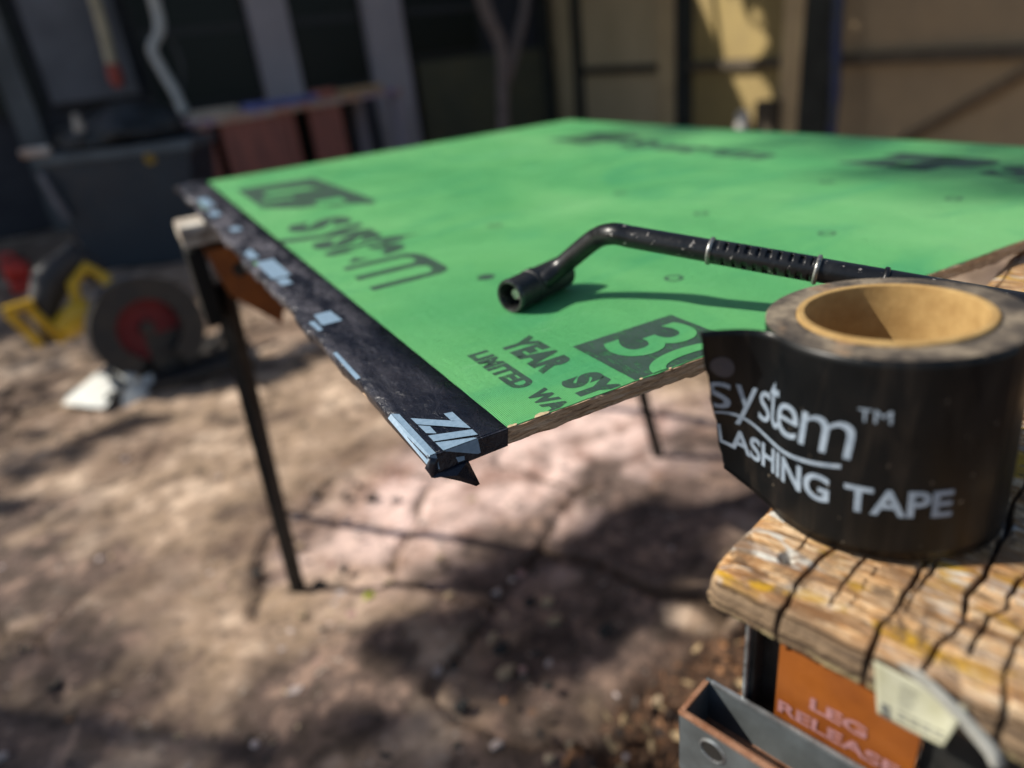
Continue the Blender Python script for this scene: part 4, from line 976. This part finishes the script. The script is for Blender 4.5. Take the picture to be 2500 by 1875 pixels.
cs += [((1.4+rnd.uniform(-.8, .9), 4.2+rnd.uniform(-1.6, 1.2), 2.75+rnd.uniform(-.35, .5)), rnd.uniform(.30, .45), 330) for _ in range(60)]  # extra clumps added above the view to shade the fence's right side
cs = [c for c in cs if clear(c[0], ((3.55, .04, .14), (4.28, 0, .11), (3.50, -.30, .15), (4.12, -.33, .09), (3.75, .35, .08)))]
tree((2.46, 4.6, GZ), [(2.46, 4.6, GZ-.02), (2.47, 4.6, -.40), (2.50, 4.6, -.10), (2.52, 4.6, .18), (2.42, 4.6, .45), (2.35, 4.6, .9), (2.4, 4.7, 1.6), (2.3, 4.8, 2.6)], [.055, .045, .042, .045, .05, .055, .05, .03],
     [([(2.55, 4.62, -.05), (2.70, 4.68, .20), (2.86, 4.75, .55), (3.0, 4.9, 1.3), (3.1, 5.0, 2.2)], .045), ([(2.40, 4.7, 1.0), (1.9, 4.9, 1.7), (1.2, 5.1, 2.3)], .035), ([(2.38, 4.7, 1.4), (2.2, 4.2, 2.0), (2.0, 3.9, 2.5)], .03)], cs,
     'thin crooked tree with pale bark between the workbench and the fence', seed=5, size=.07)
def up(gx, gy, hgt):   # a point hgt above the board plane on the sun ray that meets the ground at gx, gy
    t = (hgt-GZ)/svec.z; return (gx+svec.x*t, gy+svec.y*t, hgt)
cs = []  # leaf clumps added out of view, each aimed to shade one spot
for gx, gy, r, hgt, n in ((.22, .60, .10, 2.3, 200), (.36, .58, .11, 2.4, 230), (.12, .68, .05, 2.2, 60), (.44, .66, .08, 2.6, 110), (.34, .76, .08, 2.7, 80), (.58, .68, .10, 2.6, 150), (.72, .70, .10, 2.7, 150), (.66, .60, .09, 2.6, 90), (.52, .56, .07, 2.6, 60),
                       (-.80, .80, .30, 6.2, 420), (-.50, .62, .26, 6.4, 260), (-.25, .48, .24, 6.2, 200), (0, .34, .22, 6.3, 170), (.22, .20, .20, 6.3, 140), (-.60, .35, .30, 6.2, 330), (-.30, .18, .28, 6.4, 300), (0, .02, .26, 6.3, 240), (.35, .0, .22, 6.2, 150), (-.80, 1.15, .26, 6.4, 170), (-.5, .9, .2, 6.4, 80), (.06, .50, .08, 3.0, 25),  # high clumps added for a soft dimming of the lower-left ground
                       (-.55, 2.05, .12, 2.8, 70), (-.35, 2.12, .10, 2.8, 60), (.1, 2.25, .14, 2.8, 90), (.35, 2.35, .12, 2.8, 80), (-.95, 2.2, .35, 2.8, 260), (-.9, 1.55, .20, 2.7, 100),
                       (-.9, 3.1, .5, 3.0, 420), (-.3, 3.35, .45, 3.0, 380), (.4, 3.4, .45, 3.0, 350), (1.1, 3.3, .4, 3.0, 300), (-.8, 4.0, .6, 3.2, 500), (0, 4.1, .6, 3.2, 500), (.8, 4.1, .6, 3.2, 500)):
    cs.append((up(gx, gy, hgt), r, n))
for bx, by, r, n in ((.72, .14, .16, 40), (.88, .40, .19, 55), (.92, .75, .22, 60), (1.0, .1, .2, 70)):
    cs.append((up(bx+svec.x/svec.z*GZ, by+svec.y/svec.z*GZ, 6.3), r, n))   # leaf clumps added out of view to dim the board's far right
tree((-4.6, 4.2, GZ), [(-4.6, 4.2, GZ-.02), (-4.5, 4.2, .4), (-4.3, 4.1, 1.5), (-4.2, 4.1, 2.6)], [.14, .12, .09, .05],
     [([(-4.4, 4.1, 1.0), (-4.0, 3.4, 1.7), (-3.4, 2.7, 2.3)], .04), ([(-4.3, 4.1, 1.5), (-3.9, 4.6, 2.2), (-3.5, 5.2, 2.8)], .04)], cs, 'unseen tree added left of the yard to shade stones and board', seed=8, size=.045)
